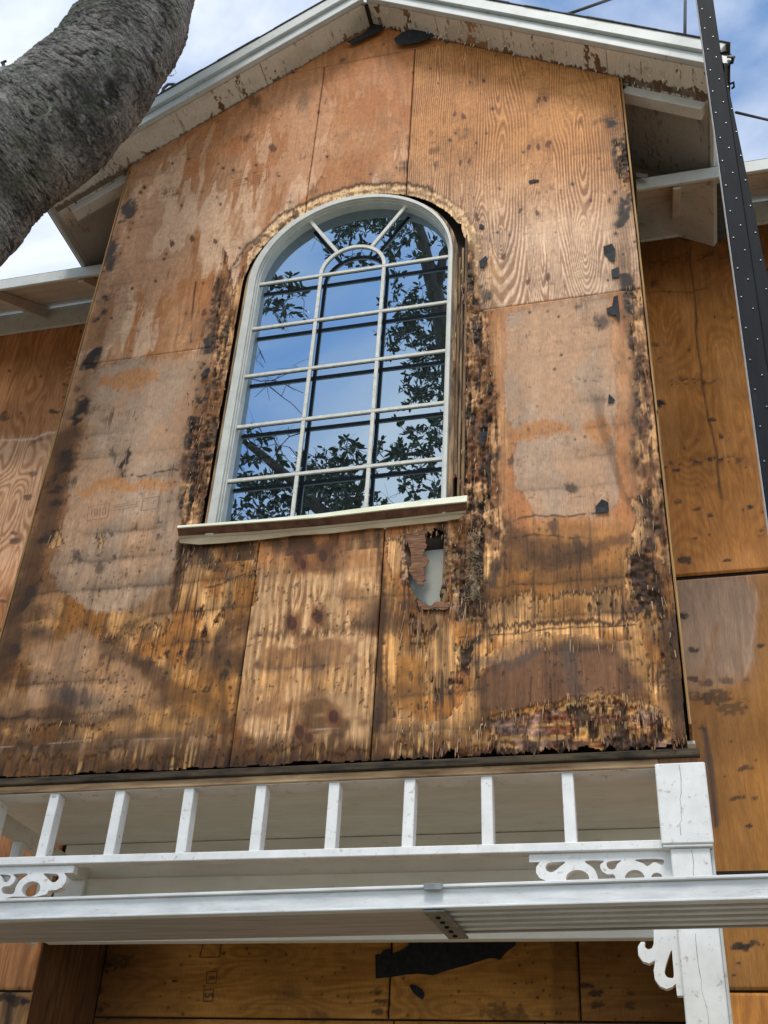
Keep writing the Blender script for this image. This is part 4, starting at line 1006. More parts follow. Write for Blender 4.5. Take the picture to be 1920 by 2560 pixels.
# ------------------------------------------------------------------ side walls of the gable and the main wall
def ply_back(name, x0, x1, z0, z1, y, seedx, style, label, step=.008):
    xs = np.linspace(x0 + .002, x1 - .002, max(2, int((x1 - x0) / step))); zs = np.linspace(z0 + .002, z1 - .002, max(2, int((z1 - z0) / step)))
    XX, ZZ = np.meshgrid(xs, zs); X, Z = XX.ravel(), ZZ.ravel(); n = X.size
    U, Vp = project(X, np.full(n, y), Z)
    a = X + seedx
    if style == 'alcove': gx, gz = Z, a            # sheets laid on their side
    else: gx, gz = a, Z
    big = fbm(a * 2.2, Z * 1.6, 4, 2); mid = fbm(gx * 9, gz * 4, 4, 5); fib = fbm(gx * 110, gz * 6, 3, 1); fine = fbm(a * 50, Z * 50, 2, 3)
    h = fbm(gx * 3.6, gz * 1.0, 3, 6) * 19 + fbm(gx * 9, gz * 2, 2, 1) * 2.0
    fr = h % 1.0
    line = ss(.25, .5, fr) * (1 - ss(.75, .97, fr))
    if style == 'left': base, ln, k = (.47, .215, .098), (.29, .115, .048), .62
    elif style == 'right': base, ln, k = (.42, .185, .058), (.30, .115, .034), .5
    elif style == 'rightlow': base, ln, k = (.31, .165, .080), (.22, .10, .045), .55
    elif style == 'lowleft': base, ln, k = (.46, .25, .12), (.22, .10, .045), .6
    else: base, ln, k = (.50, .245, .078), (.36, .150, .044), .55
    c = np.array(base)[None] * (.80 + .4 * big)[:, None] * np.ones((n, 1))
    c = mixc(c, ln, line * k * (.5 + .5 * ss(.3, .6, mid)))
    c = mixc(c, np.array(base) * 1.15 + .03, ss(.55, .7, fbm(gx * 6, gz * 2, 3, 7)) * .5)
    wu = U + 24 * (mid - .5); wv = Vp + 24 * (fbm(a * 8, Z * 5, 3, 4) - .5)
    blots, bands, lines = [], [], []
    if style == 'left':
        blots = [(150, 730, 9, .6), (58, 725, 8, .6), (10, 735, 8, .6), (85, 800, 8, .6), (132, 1030, 12, .7), (8, 1042, 14, .5), (95, 1095, 10, .4), (70, 1240, 10, .6), (80, 1180, 12, .5), (40, 1350, 12, .6), (35, 1330, 8, .6), (10, 1500, 8, .6)]
        lines = [([(0, 1104), (60, 1095), (142, 1082)], (.60, .46, .36), 3, .7)]
        c = mixc(c, (.62, .44, .30), ss(1080, 1110, Vp) * .55 * (1 - ss(1400, 1520, Vp)) * (1 - .7 * line))
    if style == 'right':
        bands = [(.12, .5)]
        blots = [(1650, 1010, 12, .95), (1705, 600, 9, .4), (1695, 1180, 8, .7), (1780, 1048, 9, .7), (1660, 1175, 8, .6), (1710, 1400, 18, .8), (1740, 1350, 8, .7), (1870, 1265, 8, .9), (1780, 1290, 8, .7), (1815, 1400, 8, .8), (1640, 860, 10, .4), (1690, 1255, 9, .6)]
        for yy in (655, 705, 790, 890, 965, 1012, 1110, 1168, 1228, 1284, 1350):
            d = (wv - yy + .10 * (U - 1650)) / 9
            gt = ss(.52, .66, fbm(a * 6 + yy, Z * .5, 3, 2)) * ss(.44, .60, fbm(a * 40, Z * 55, 3, 6))
            c = mixc(c, (.06, .032, .018), np.exp(-d * d) * gt * .8)
        lines = [([(1722, 620), (1740, 800), (1770, 1050), (1803, 1250)], (.10, .05, .025), 2.5, .8), ([(1620, 735), (1700, 730), (1760, 722)], (.12, .06, .03), 2, .6)]
        c = mixc(c, (.16, .066, .028), ss(860, 600, Vp) * .6)  # eave shade painted into the top of the wall
    if style == 'rightlow':
        for yy in (1700, 1752, 1815, 1930, 2000, 2062):
            d = (wv - yy + .06 * (U - 1750)) / 10
            c = mixc(c, (.05, .03, .018), np.exp(-d * d) * ss(.50, .66, fbm(a * 6 + yy, Z * .5, 3, 2)) * ss(.44, .60, fbm(a * 40, Z * 55, 3, 6)) * .75)
        c = mixc(c, (.15, .07, .03), (1 - ss(1680, 1790, wu)) * ss(1700, 1900, Vp) * .55)
        gm = 1 - ss(-14, 14, poly_sd([(1690, 1450), (1850, 1440), (1900, 1480), (1880, 1640), (1850, 1700), (1700, 1760), (1690, 1600)], wu, wv))
        c = mixc(c, (.32, .245, .19), gm * .6)
        c = mixc(c, (.36, .165, .045), ss(1650, 1760, Vp) * .8 * (.4 + .8 * big))
        c = mixc(c, (.36, .165, .046), ss(1870, 1910, wu) * .6)
        blots = [(1708, 1545, 10, .95), (1733, 1620, 10, .8), (1755, 1825, 13, .8), (1735, 1690, 14, .7), (1770, 1700, 15, .6), (1820, 1695, 15, .5), (1790, 1740, 30, .6), (1830, 1770, 26, .5), (1740, 1740, 26, .5), (1900, 1610, 9, .8), (1877, 2065, 9, .9), (1850, 1925, 8, .6), (1866, 1920, 8, .6), (1880, 1924, 7, .5), (1830, 1998, 7, .6), (1845, 1994, 8, .6), (1862, 1999, 7, .5), (1890, 1998, 7, .6),
                 (1840, 2370, 13, .85), (1858, 2373, 13, .85), (1878, 2370, 13, .8), (1896, 2373, 11, .7), (1842, 2412, 6, .9), (1833, 2440, 5, .9)]
        lines = [([(1763, 1830), (1775, 1930), (1790, 2060)], (.07, .06, .06), 9, .8), ([(1892, 1480), (1880, 1590), (1860, 1690)], (.42, .34, .27), 3, .3), ([(1790, 1560), (1760, 1700)], (.3, .15, .07), 6, .6)]
    if style == 'lowleft':
        blots = [(60, 2410, 22, .8), (30, 2390, 20, .7), (75, 2395, 16, .8), (20, 2490, 18, .8), (45, 2500, 20, .7), (60, 2500, 10, .8)]
        lines = [([(36, 2380), (30, 2450), (15, 2560)], (.05, .03, .02), 10, .8)]
    if style == 'alcove':
        blots = [(436, 2453, 8, .85), (400, 2490, 3, .8), (455, 2480, 4, .9), (472, 2498, 4, .9), (495, 2502, 4, .9), (1090, 2355, 0.1, 0), (1285, 2455, 4, .9), (1345, 2495, 6, .8), (1470, 2465, 14, .7), (1490, 2480, 16, .7), (1495, 2510, 16, .6), (1570, 2480, 14, .5), (1575, 2510, 14, .5), (945, 2480, 14, .6), (960, 2510, 14, .6), (945, 2535, 14, .6),
                 (720, 2485, 30, .25), (770, 2450, 5, .6), (255, 2420, 26, .7), (240, 2470, 20, .6), (250, 2520, 20, .7), (300, 2400, 30, .5), (1230, 2525, 30, .45), (1290, 2540, 30, .4), (800, 2540, 20, .3)]
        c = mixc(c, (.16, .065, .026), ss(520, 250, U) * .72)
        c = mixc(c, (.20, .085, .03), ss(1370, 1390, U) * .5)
    if style == 'return': c *= .6
    for (px, py, r, s) in blots:
        q = np.exp(-(((wu - px) / (r * 1.5)) ** 2 + ((wv - py) / (r * .8)) ** 2))
        c = mixc(c, (.05, .034, .026), ss(.30, .55, q * (.05 + 1.45 * fbm(a * 46, Z * 60, 3, 6)) * (.7 + .6 * fib)) * s)
    for L_, col_, w, s in lines:
        c = mixc(c, col_, np.exp(-(line_d(L_, wu, wv, 60) / w) ** 2) * s)
    rq = random.Random(int(seedx * 10) + 3)
    for _ in range(50):
        i = rq.randrange(n); d2 = (U - U[i]) ** 2 + (Vp - Vp[i]) ** 2
        c = mixc(c, (.03, .02, .015), np.exp(-d2 / rq.uniform(5, 14)) * .8)
    c *= (.80 + .40 * fib)[:, None] * (.80 + .40 * fbm(a * 3, Z * 4, 4, 5))[:, None]
    lum = (c @ np.array((.3, .6, .1)))[:, None]
    c = np.maximum(lum + (c - lum) * 1.12, .003) * (np.maximum(lum, .004) / .22) ** .45 * .92
    yy = y + (fib - .5) * .0016 + .0012 * (mid - .5)
    e = np.minimum.reduce([X - xs[0], xs[-1] - X, Z - zs[0], zs[-1] - Z]); yy = yy + .012 * (e < 1e-4)
    return link('plywood_panel', grid_me(np.stack([X, yy, Z], 1), len(xs), len(zs), c), 'ply', house, label)
ply_back('p', XL - 1.75, XL - .52, 1.385, 3.9, YM, 3.0, 'left', 'orange plywood sheet on the recessed wall left of the gable')
ply_back('p', XL - .52, XL + .30, 1.385, 3.9, YM, 5.5, 'left', 'plywood sheet on the recessed wall tight against the gable')
ply_back('p', XL - 1.75, XL - .11, -.618, 1.38, YM, 9.2, 'left', None)
ply_back('p', XL - 1.75, -1.737, -3.05, -.624, YM, 8.1, 'lowleft', 'stained plywood at the left side of the alcove')
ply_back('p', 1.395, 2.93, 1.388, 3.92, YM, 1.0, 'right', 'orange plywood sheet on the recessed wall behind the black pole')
ply_back('p', 1.31, 2.93, -.608, 1.372, YM, 4.4, 'rightlow', 'grey blotched plywood sheet right of the porch post')
ply_back('p', 1.31, 2.93, -3.05, -.614, YM, 6.4, 'right', None)
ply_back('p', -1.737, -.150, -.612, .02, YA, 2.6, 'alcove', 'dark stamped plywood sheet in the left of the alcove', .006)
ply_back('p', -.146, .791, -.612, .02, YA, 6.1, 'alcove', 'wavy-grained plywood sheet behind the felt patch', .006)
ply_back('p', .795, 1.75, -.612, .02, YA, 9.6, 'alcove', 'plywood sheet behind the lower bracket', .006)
for a, b, s_ in ((-1.737, -.12, 12.), (-.116, .62, 14.), (.624, 1.75, 17.)): ply_back('p', a, b, -3.05, -.618, YA, s_, 'alcove', None, .02)
for a, b, s_ in ((-4.60, -3.389, 21.), (-5.83, -4.604, 23.)):
    for z0_, z1_ in ((1.385, 3.9), (-.618, 1.38), (-3.05, -.624)): ply_back('p', a, b, z0_, z1_, YM, s_ + z0_, 'left', None, .02)
for a, b, s_ in ((2.934, 4.15, 25.), (4.154, 5.37, 27.)):
    for z0_, z1_ in ((1.388, 3.92), (-.608, 1.372), (-3.05, -.614)): ply_back('p', a, b, z0_, z1_, YM, s_ + z0_, 'right', None, .02)
# dark return of the alcove, gable side walls, backing behind the seams
M['sideply'] = mat_noise('side_plywood_face', (.22, .10, .036), (.38, .18, .07), (20, 20, 3), .75, .3, c3=(.5, .42, .36), s2=12)
for xs_, w_ in ((XR + .002, 'right'), (XL - .012, 'left')):
    link('plywood_panel', box_me(xs_, xs_ + .010, .0135, YM - .002, .095, 4.06, 0), 'sideply', house)
def yz_panel(x, y0, y1, z0, z1, mat, label=None, th=.012):
    return link('plywood_panel', box_me(x, x + th, y0, y1, z0, z1, .0015), mat, house, label)
M['plyside'] = mat_noise('plywood_side', (.08, .034, .013), (.20, .088, .032), (30, 30, 4), .8, .3, c3=(.4, .35, .3), s2=12)
yz_panel(-1.752, YM + .014, YA + .01, -3.05, -.05, 'plyside', 'dark plywood return at the left of the alcove')
yz_panel(1.75, YM + .014, YA + .01, -3.05, -.05, 'plyside')
yz_panel(XR + .002, .004, .0125, .095, 4.06, 'edge', 'side wall sheet showing its golden ply edge at the right corner', .010)
yz_panel(XL - .012, .004, .0125, .095, 4.06, 'edge', 'side wall sheet showing its ply edge at the left corner', .010)
link('wall_core', box_me(-5.85, -1.75, YM + .02, YM + .12, -3.1, 3.92, 0), 'dark', house)
link('wall_core', box_me(-1.75, 1.31, YM + .022, YM + .12, .03, 3.92, 0), 'dark', house)
link('wall_core', box_me(1.31, 5.4, YM + .02, YM + .12, -3.1, 3.93, 0), 'dark', house)
link('wall_core', box_me(-1.9, 1.9, YA + .02, YA + .12, -3.1, .1, 0), 'dark', house)
link('wall_core', box_me(XL, XR, .125, .2, .12, 4.0, 0), 'dark', house)

# felt on the alcove wall
def feltA(pts, label):
    o = [(atY(*p, YA - .008)[0], atY(*p, YA - .008)[2]) for p in pts]
    link('felt_scrap', prism_me(o, [], YA - .010, YA - .006), 'felt', house, label)
q4 = lambda a, b: (900 + a / 2.074, 2180 + b / 2.074)
feltA([q4(*p) for p in ((82, 552), (80, 430), (108, 428), (120, 408), (150, 398), (166, 402), (162, 425), (215, 405), (252, 380), (250, 345), (808, 345), (806, 380), (770, 405), (745, 430), (725, 455), (700, 448), (672, 446), (640, 455), (560, 482), (470, 505), (420, 520), (380, 535), (300, 527), (235, 532), (160, 545))], 'wide torn sheet of black felt on the alcove wall')
feltA([q4(*p) for p in ((256, 590), (268, 582), (292, 588), (318, 606), (332, 625), (333, 645), (322, 662), (300, 648), (278, 628), (264, 606))], 'small oval felt scrap on the alcove wall')
# stamps in the alcove
q2 = lambda a, b: (a / 2.9625, 2200 + b / 2.9625)
def ink2(box_, y=YA - .004):
    V, F = [], []
    for i in range(4): ink_line(box_[i], box_[(i + 1) % 4], .005, y, V, F)
    link('mill_stamp', mesh_of(V, F), 'ink', house, kind='stuff')
ink2([q2(1532, 680), q2(1608, 677), q2(1600, 762), q2(1526, 766)]); ink2([q2(1512, 815), q2(1582, 811), q2(1576, 896), q2(1506, 898)]); ink2([q2(1506, 470), q2(1640, 465), q2(1625, 572), q2(1478, 572)])
text_px('8', q2(1565, 722), q2(1563, 760), q2(1600, 722), YA - .004, .045)
text_px('5', q2(1543, 856), q2(1541, 890), q2(1580, 856), YA - .004, .06)

# ------------------------------------------------------------------ main roof eave
ZF0, ZF1, YF = 3.600, 3.690, .46
def main_eave(x0, x1, tails, side):
    link('eave_fascia', box_me(x0, x1, YF - .02, YF, ZF0, ZF1), 'trimwhite', house, f'white eave fascia of the main roof, {side} of the gable')
    zt = lambda y: 3.655 + SL * (y - YF)
    nb = 5
    for i in range(nb):
        a, b = YF + .002 + (YM - YF) * i / nb, YF + (YM - YF) * (i + 1) / nb - .003
        link('eave_board', hex_me([(x, y, zt(y) + o) for x in (x0, x1) for y in (a, b) for o in (0, .018)], 0), 'cream', house)
    for t in tails:
        link('rafter_tail', hex_me([(x, y, zt(y) + o) for x in (t - .022, t + .022) for y, lo in ((YF + .012, -.075), (YM - .004, -.11)) for o in (lo, -.003)]), 'cream', house)
    link('frieze_board', box_me(x0, x1, YM - .024, YM - .003, 3.862, zt(YM - .03) - .012), 'cream', house)
    link('roof_slope', hex_me([(x, y, ZF1 + SL * (y - YF) + o) for x in (x0, x1) for y in (YF - .006, YF + 4) for o in (.008, .022)], 0), 'shingle', house)
main_eave(-6.0, XL - .02, (-2.12, -2.80, -3.45, -4.1, -4.75), 'left')
main_eave(XR + .035, 6.0, (1.66, 2.32, 2.98, 3.6), 'right')
link('flashing', hex_me([atY(960 + a / 1.728, b / 1.728, y) for (a, b) in ((1088, 744), (1140, 754), (1092, 764), (1136, 772)) for y in (.40, .405)], 0), 'steel', house, 'dark scrap of flashing at the right valley')

# ------------------------------------------------------------------ porch front
M['mossdark'] = mat_noise('rotten_flashing', (.008, .006, .004), (.075, .052, .028), (7, 40, 40), .9, .6)
link('header_flashing', box_me(XL + .0, XR + .03, -.012, .02, -.034, -.004), 'mossdark', house)
link('header_beam', box_me(XL - .02, XR - .12, .004, .11, -.0655, -.034), 'rawwood', house, 'raw timber header along the top of the porch')
link('header_block', box_me(1.2815, 1.42, .002, .11, -.064, -.034), 'plyside', house, 'dark timber block above the porch post')
link('header_soffit', box_me(XL - .02, XR - .02, .012, .116, -.069, -.0665, .001), 'cream', house)
link('header_back', box_me(XL - .02, XR - .02, .118, .135, -.06, .09), 'cream', house)
for i in range(7):
    a = .137 + i * (YM - .16) / 7
    link('ceiling_board', box_me(XL - .25, XR + .02, a, a + (YM - .16) / 7 - .0015, .072, .086, .0015), 'ceiling', house)
# trim over the alcove opening
link('alcove_frieze', box_me(-1.70, 1.31, YM - .035, YM - .004, -.109, .069), 'ceiling', house, 'upper cream trim board over the alcove')
link('alcove_trim', box_me(-1.70, 1.31, YM - .058, YM - .004, -.412, -.112), 'ceiling', house, 'lower cream trim board over the alcove')
link('alcove_lintel', box_me(-1.737, 1.75, YM - .003, YA + .02, -.20, -.12, .001), 'dark', house)
rs = random.Random(12)
frieze = link('porch_frieze', box_me(XL + .12, 1.272, .004, .062, -.368, -.335), 'white', house, 'white lower rail of the porch spindle frieze')
for i, x in enumerate([-1.491, -1.1835, -.8795, -.574, -.2685, .0365, .3425, .6435, .949]):
    jx, jt = rs.uniform(-.0035, .0035), rs.uniform(-.003, .003)
    sub('spindle', hex_me([(x + jx + sx_ + (jt if zz_ < -.2 else -jt), yy_, zz_) for sx_ in (-.0215, .0215) for yy_ in (.016, .070) for zz_ in (-.3345, -.0695)], .0025), 'white', frieze)
side = link('side_frieze', box_me(-1.60, -1.535, .12, 1.06, -.125, -.062), 'cream', house, 'side rail of the porch spindle frieze')
for y in (.42, .70): sub('spindle', box_me(-1.59, -1.545, y, y + .045, -.3345, -.126, .002), 'white', side)
sub('side_rail', box_me(-1.60, -1.54, .12, 1.06, -.368, -.335), 'white', side)
sub('pilaster', box_me(-1.62, -1.53, YM - .09, YM - .062, -.40, -.126), 'white', side)
# posts
for sx in (1, -1):
    mx_ = lambda x: x if sx > 0 else (-.10 * 2 - x)
    def bx2(a, b, *r, **k): return box_me(min(mx_(a), mx_(b)), max(mx_(a), mx_(b)), *r, **k)
    post = link('porch_post', bx2(1.294, 1.428, -.012, .120, ZG, -.372, bev=.004), 'white', house, 'square white porch post with a long drying crack' if sx > 0 else None)
    sub('post_cap', bx2(1.266, 1.443, -.030, .140, -.362, -.0665, bev=.004), 'white', post)
    sub('cap_skirt', hex_me([(mx_(GXp + s * w), y, z) for s in (-1, 1) for GXp in (1.3545,) for (w, z, ys) in ((.082, -.371, 0), (.0885, -.3625, 1)) for y in ((-.026, .136))][:0] or
                            [(mx_(x), y, z) for x in (1.270, 1.439) for y in (-.025, .135) for z in (-.3715, -.3625)], .002), 'white', post)
    sub('post_trim', bx2(1.4285, 1.440, .004, .106, ZG, -.374), 'trimwhite', post)
    if sx > 0:
        rs = random.Random(2)
        for (x0, z0, z1, y) in ((1.352, -.075, -.355, -.0305), (1.366, -.38, -.62, -.0125), (1.352, -.66, -1.15, -.0125)):
            pts = []; z = z0; x = x0; V, F = [], []
            while z > z1:
                pts.append((x, y, z, rs.uniform(.0003, .0009))); z -= rs.uniform(.012, .03); x += rs.gauss(.0006, .0024)
            for p, q in zip(pts[:-1], pts[1:]):
                b = len(V); V += [(p[0] - p[3], p[1], p[2]), (p[0] + p[3], p[1], p[2]), (q[0] + q[3], q[1], q[2]), (q[0] - q[3], q[1], q[2])]; F.append((b, b + 1, b + 2, b + 3))
            sub('drying_crack', mesh_of(V, F), 'stud', post)

# scroll-sawn corner brackets
def catmull(pts, n=5):
    P = [np.array(p, float) for p in pts]; o = []
    for i in range(len(P)):
        a, b, c_, d = P[i - 1], P[i], P[(i + 1) % len(P)], P[(i + 2) % len(P)]
        for k in range(n):
            t = k / n
            o.append(.5 * ((2 * b) + (-a + c_) * t + (2 * a - 5 * b + 4 * c_ - d) * t * t + (-a + 3 * b - 3 * c_ + d) * t ** 3))
    return o
qb = lambda a, b: (960 + a / 1.728, 1880 + b / 1.728)
YB = .022
def W2(p): w = atY(*qb(*p), YB); return (w[0], w[2])
ell = lambda cx, cy, rx, ry, n=16: [(cx + rx * math.cos(2 * math.pi * k / n), cy + ry * math.sin(2 * math.pi * k / n)) for k in range(n)]
outer = [(626, 442), (1240, 424), (1262, 560), (1268, 775), (1297, 1052), (1266, 1052), (1260, 1000), (1245, 1015), (1220, 1023), (1192, 1011), (1170, 982), (1165, 942), (1172, 902), (1145, 913), (1118, 904), (1098, 876), (1097, 840),
         (1110, 820), (1127, 820), (1125, 840), (1140, 853), (1157, 848), (1165, 830), (1165, 775), (1160, 700), (1120, 640), (1040, 600), (930, 580), (800, 585), (748, 575), (738, 557), (700, 556), (672, 545), (657, 522), (657, 498), (673, 475), (627, 476)]
holes = [[(706, 514), (697, 500), (702, 487), (716, 478), (782, 474), (762, 494), (745, 508), (725, 519)],
         ell(836, 546, 50, 37), [(868, 471), (948, 470), (934, 487), (940, 512), (965, 528), (990, 528), (1000, 545), (985, 562), (930, 566), (922, 535), (905, 502)],
         [(962, 490), (968, 474), (1024, 468), (1008, 484), (996, 505), (975, 506)], ell(1083, 546, 43, 37), [(1086, 465), (1200, 462), (1202, 488), (1168, 476), (1138, 493), (1118, 480)], ell(1178, 542, 24, 21),
         [(1242, 856), (1247, 900), (1252, 968), (1238, 976), (1220, 969), (1212, 946), (1222, 905)]]
br = [catmull([W2(p) for p in h_], 4) for h_ in holes]
po = [W2(p) for p in outer]
b0 = link('corner_bracket', prism_me(po, br, YB, YB + .034), 'white', house, 'scroll-sawn white bracket in the right corner of the porch')
mirx = lambda L: [(-.115 * 2 - x, z) for x, z in L]
link('corner_bracket', prism_me(mirx(po), [mirx(h_) for h_ in br], YB, YB + .034), 'white', house, 'scroll-sawn white bracket in the left corner of the porch')
# side brackets seen end-on behind the left bracket
link('side_bracket', box_me(-1.585, -1.555, .10, .75, -.50, -.37), 'white', house)

# ------------------------------------------------------------------ scaffold plank
plank = empty('scaffold_plank', (.3, -.5, -.70), 'long aluminium scaffold plank lying across the porch front', 'scaffold plank')
def pl(name, me, mat, label=None): return link(name, me, mat, plank, label)
PA, PB = np.array([-2.4, -.43]), np.array([3.4, -.70])      # front edge, slightly skewed to the wall
pd = (PB - PA) / np.linalg.norm(PB - PA); pn = np.array([-pd[1], pd[0]])
def pz(x): return -.650 + .0012 * (x + 1)
def plank_box(s0, s1, d0, d1, h0, h1, bev=.002):
    c = []
    for s in (s0, s1):
        for d in (d0, d1):
            for h in (h0, h1):
                q = PA + pd * s + pn * d; c.append((q[0], q[1], -.652 + h))
    return hex_me(c, bev)
LEN = np.linalg.norm(PB - PA)
SCL = (.62 - PA[0]) / pd[0]
# position of the joint clip along the plank
def s_at(px, py):
    best = min(np.linspace(0, LEN, 3000), key=lambda s: abs(project(PA[0] + pd[0] * s, PA[1] + pd[1] * s, -.69)[0] - px))
    return float(best)
SJ = s_at(1085, 2230)
pl('plank_web', plank_box(0, LEN, .004, .010, -.060, -.006), 'alu', 'bright front flange of the plank')
pl('plank_top_lip', plank_box(0, LEN, -.008, .03, -.006, .004), 'alu')
pl('plank_bottom_lip', plank_box(0, LEN, -.006, .03, -.068, -.060), 'alu')
pl('plank_deck', plank_box(0, LEN, .012, .30, -.012, -.002, 0), 'aludim')
pl('plank_underside', plank_box(0, SJ, .031, .30, -.066, -.058, 0), 'aludim', 'flat grooved underside of the outer plank section')
for k in range(1, 5): pl('plank_groove', plank_box(0, SJ, .030 + k * .055, .0306 + k * .055, -.0675, -.0665, 0), 'aludim')
pl('plank_back_web', plank_box(0, LEN, .302, .308, -.066, -.002), 'aludim')
for k in range(4):
    d = .070 + k * .060
    pl('plank_rib', plank_box(SJ, LEN, d, d + .022, -.066, -.030), 'alu')
    pl('plank_web_inner', plank_box(SJ, LEN, d + .008, d + .012, -.0295, -.0125, 0), 'aludim')
clip = pl('joint_clip', plank_box(SJ - .035, SJ + .035, .0, .33, -.078, -.070, .003), 'steel', 'dark steel clip under the plank joint')
sub('clip_tab', plank_box(SJ - .03, SJ + .03, -.016, -.009, -.016, .006, .002), 'steel', clip)
for k in range(5): sub('clip_rivet', tube_me([Vector((*(PA + pd * SJ + pn * (.06 + .055 * k)), -.652 - .079)), Vector((*(PA + pd * SJ + pn * (.06 + .055 * k)), -.652 - .083))], .008, 8, False), 'rubber', clip)

# ------------------------------------------------------------------ black scaffold pole
YP = -.95
pole = empty('scaffold_pole', (1.75, YP, ZG), 'black rubber-faced scaffold pole with rows of screws beside the gable', 'scaffold pole')
def pole_prism(pl_, pr_, y0, y1, mat, name, label=None):
    c = []
    for (L_, R_) in ((pl_[0], pr_[0]), (pl_[1], pr_[1])):
        for p in (L_, R_):
            for y in (y0, y1):
                w = atY(*p, YP); c.append((w[0], y, w[2]))
    return link(name, hex_me(c, .002), mat, pole, label)
def ext(a, b, t): return (a[0] + (b[0] - a[0]) * t, a[1] + (b[1] - a[1]) * t)
lt, lb = (1739, 0), (1921, 1330); LT, LB = ext(lt, lb, -.35), ext(lt, lb, 2.2)
kt, kb = (1800, 100), (1886, 700); KT, KB = ext(kt, kb, -.7), ext(kt, kb, 4.2)
# main section, wood-sized hollow pole: aluminium body with rubber face
def wpt(p): return atY(*p, YP)
def pole_sec(top_l, bot_l, top_r, bot_r, zt, zb, y0, y1, mat, name, label=None):
    def xat(t, b, z):
        A, B = wpt(t), wpt(b); return A[0] + (B[0] - A[0]) * (z - A[2]) / (B[2] - A[2])
    c = []
    for z in (zt, zb):
        for (t, b) in ((top_l, bot_l), (top_r, bot_r)):
            for y in (y0, y1): c.append((xat(t, b, z), y, z))
    return link(name, hex_me(c, .002), mat, pole, label), xat
body, xat = pole_sec((1741, 0), (1922, 1330), (1783, 0), (1886, 700), 5.5, ZG, YP + .004, YP + .05, 'alu', 'aluminium_channel', 'aluminium body of the pole, its bright side edge showing')
face, _ = pole_sec((1742, 0), (1923, 1330), (1783, 0), (1886, 700), 5.5, ZG, YP - .004, YP + .003, 'rubber', 'rubber_facing')
spl, xat2 = pole_sec((1784, 0), (1887, 700), (1790, 60), (1920, 690), 2.70, .85, YP + .008, YP + .05, 'rubber', 'splice_section', 'second rubber-faced section beside the first')
screw_me = tube_me([(0, .002, 0), (0, -.0025, 0)], [.0034, .0024], 7, False); screw_me.materials.append(M['screw'])
def screw(x, y, z):
    o = bpy.data.objects.new('screw', screw_me); COL.objects.link(o); o.parent = pole
    o.location = Vector((x, y, z)) - pole.location
z = 5.3
while z > -.2:
    xl, xr = xat((1742, 0), (1923, 1330), z), xat((1783, 0), (1886, 700), z)
    jz = rr.uniform(-.008, .008); screw(xl + (xr - xl) * (.22 + rr.uniform(-.03, .03)), YP - .005, z + jz); screw(xl + (xr - xl) * (.72 + rr.uniform(-.03, .03)), YP - .005, z + .075 - jz)
    if .9 < z < 2.5:
        x2 = xat2((1790, 60), (1920, 690), z); screw(xr + (x2 - xr) * .72, YP + .007, z + .03)
    z -= .148
def barpx(name, pts, y, r, parent, mat='steel'):
    return link(name, tube_me([atY(*p, y) for p in pts], r, 8), mat, parent)
br_ = link('pole_bracket', hex_me([atY(*p, y) for p in ((1803, 138), (1838, 142), (1806, 158), (1834, 160)) for y in (YP - .01, YP + .06)], .003), 'steel', pole, 'steel brace bracket at the top of the pole')
sub('bracket_pin', tube_me([atY(1800, 135, YP), atY(1821, 128, YP)], .007, 6), 'rubber', br_)
sub('bracket_bolt', tube_me([atY(1818, 142, YP - .02), atY(1838, 143, YP - .02)], .006, 6), 'steel', br_)
sub('bracket_hook', tube_me([atY(*p, YP - .01) for p in ((1826, 138), (1832, 148), (1830, 158), (1824, 157), (1822, 170))], .006, 6), 'rubber', br_)
sub('bracket_loop', tube_me([atY(*p, YP) for p in ((1824, 210), (1834, 206), (1835, 217), (1830, 221))], .005, 6), 'rubber', br_)

# brace rods and overhead cables
def rod(name, pts, r, label, cat, mat='cable'):
    o = link(name, tube_me([Vector(p) for p in pts], r, 8), mat)
    o['label'] = label; o['category'] = cat
    return o
a, b = atY(1388, 46, .1), atY(1520, 0, .5); a = np.array(a); b = np.array(b)
rod('overhead_cable', [a, b, b + (b - a) * 4], .011, 'dark cable rising from the right rake to the top edge', 'cable')
a, b = atY(1712, 112, 1.2), atY(1713, 0, 1.4); a = np.array(a); b = np.array(b)
rod('overhead_cable', [a, b, b + (b - a) * 2.5], .012, 'upright dark rod behind the right rake beside the pole', 'cable')
a, b = atY(1840, 281, YP + .08), atY(1925, 301, YP + .5); a = np.array(a); b = np.array(b)
rod('overhead_cable', [a, b, b + (b - a) * 6], .006, 'dark cable running right from behind the black pole', 'cable')
pts = [atY(*p, 1.3) for p in ((404, 245), (408, 222), (420, 211), (436, 210), (446, 218), (450, 240))]
rod('roof_conduit', pts, .014, 'small dark bent conduit on the roof behind the tree', 'conduit')
# second pole: only its bracket reaches into the frame at the left
pole2 = empty('pole_bracket', (-2.3, -.6, 4.4), 'dark steel pole bracket poking in at the left edge behind the tree', 'bracket')
link('bracket_plate', hex_me([atY(*p, y) for p in ((-40, 172), (38, 160), (-40, 200), (24, 186)) for y in (-.62, -.55)], .003), 'steel', pole2)
link('bracket_pin', tube_me([atY(2, 158, -.6), atY(16, 152, -.6)], .008, 6), 'rubber', pole2)
link('bracket_arm', tube_me([atY(8, 157, -.6), atY(12, 200, -.6), atY(-10, 215, -.6)], .012, 6), 'rubber', pole2)
w = atY(-50, 190, -.58)
link('pole_shaft', box_me(w[0] - .09, w[0], -.62, -.55, ZG, w[2] + .3), 'rubber', pole2)

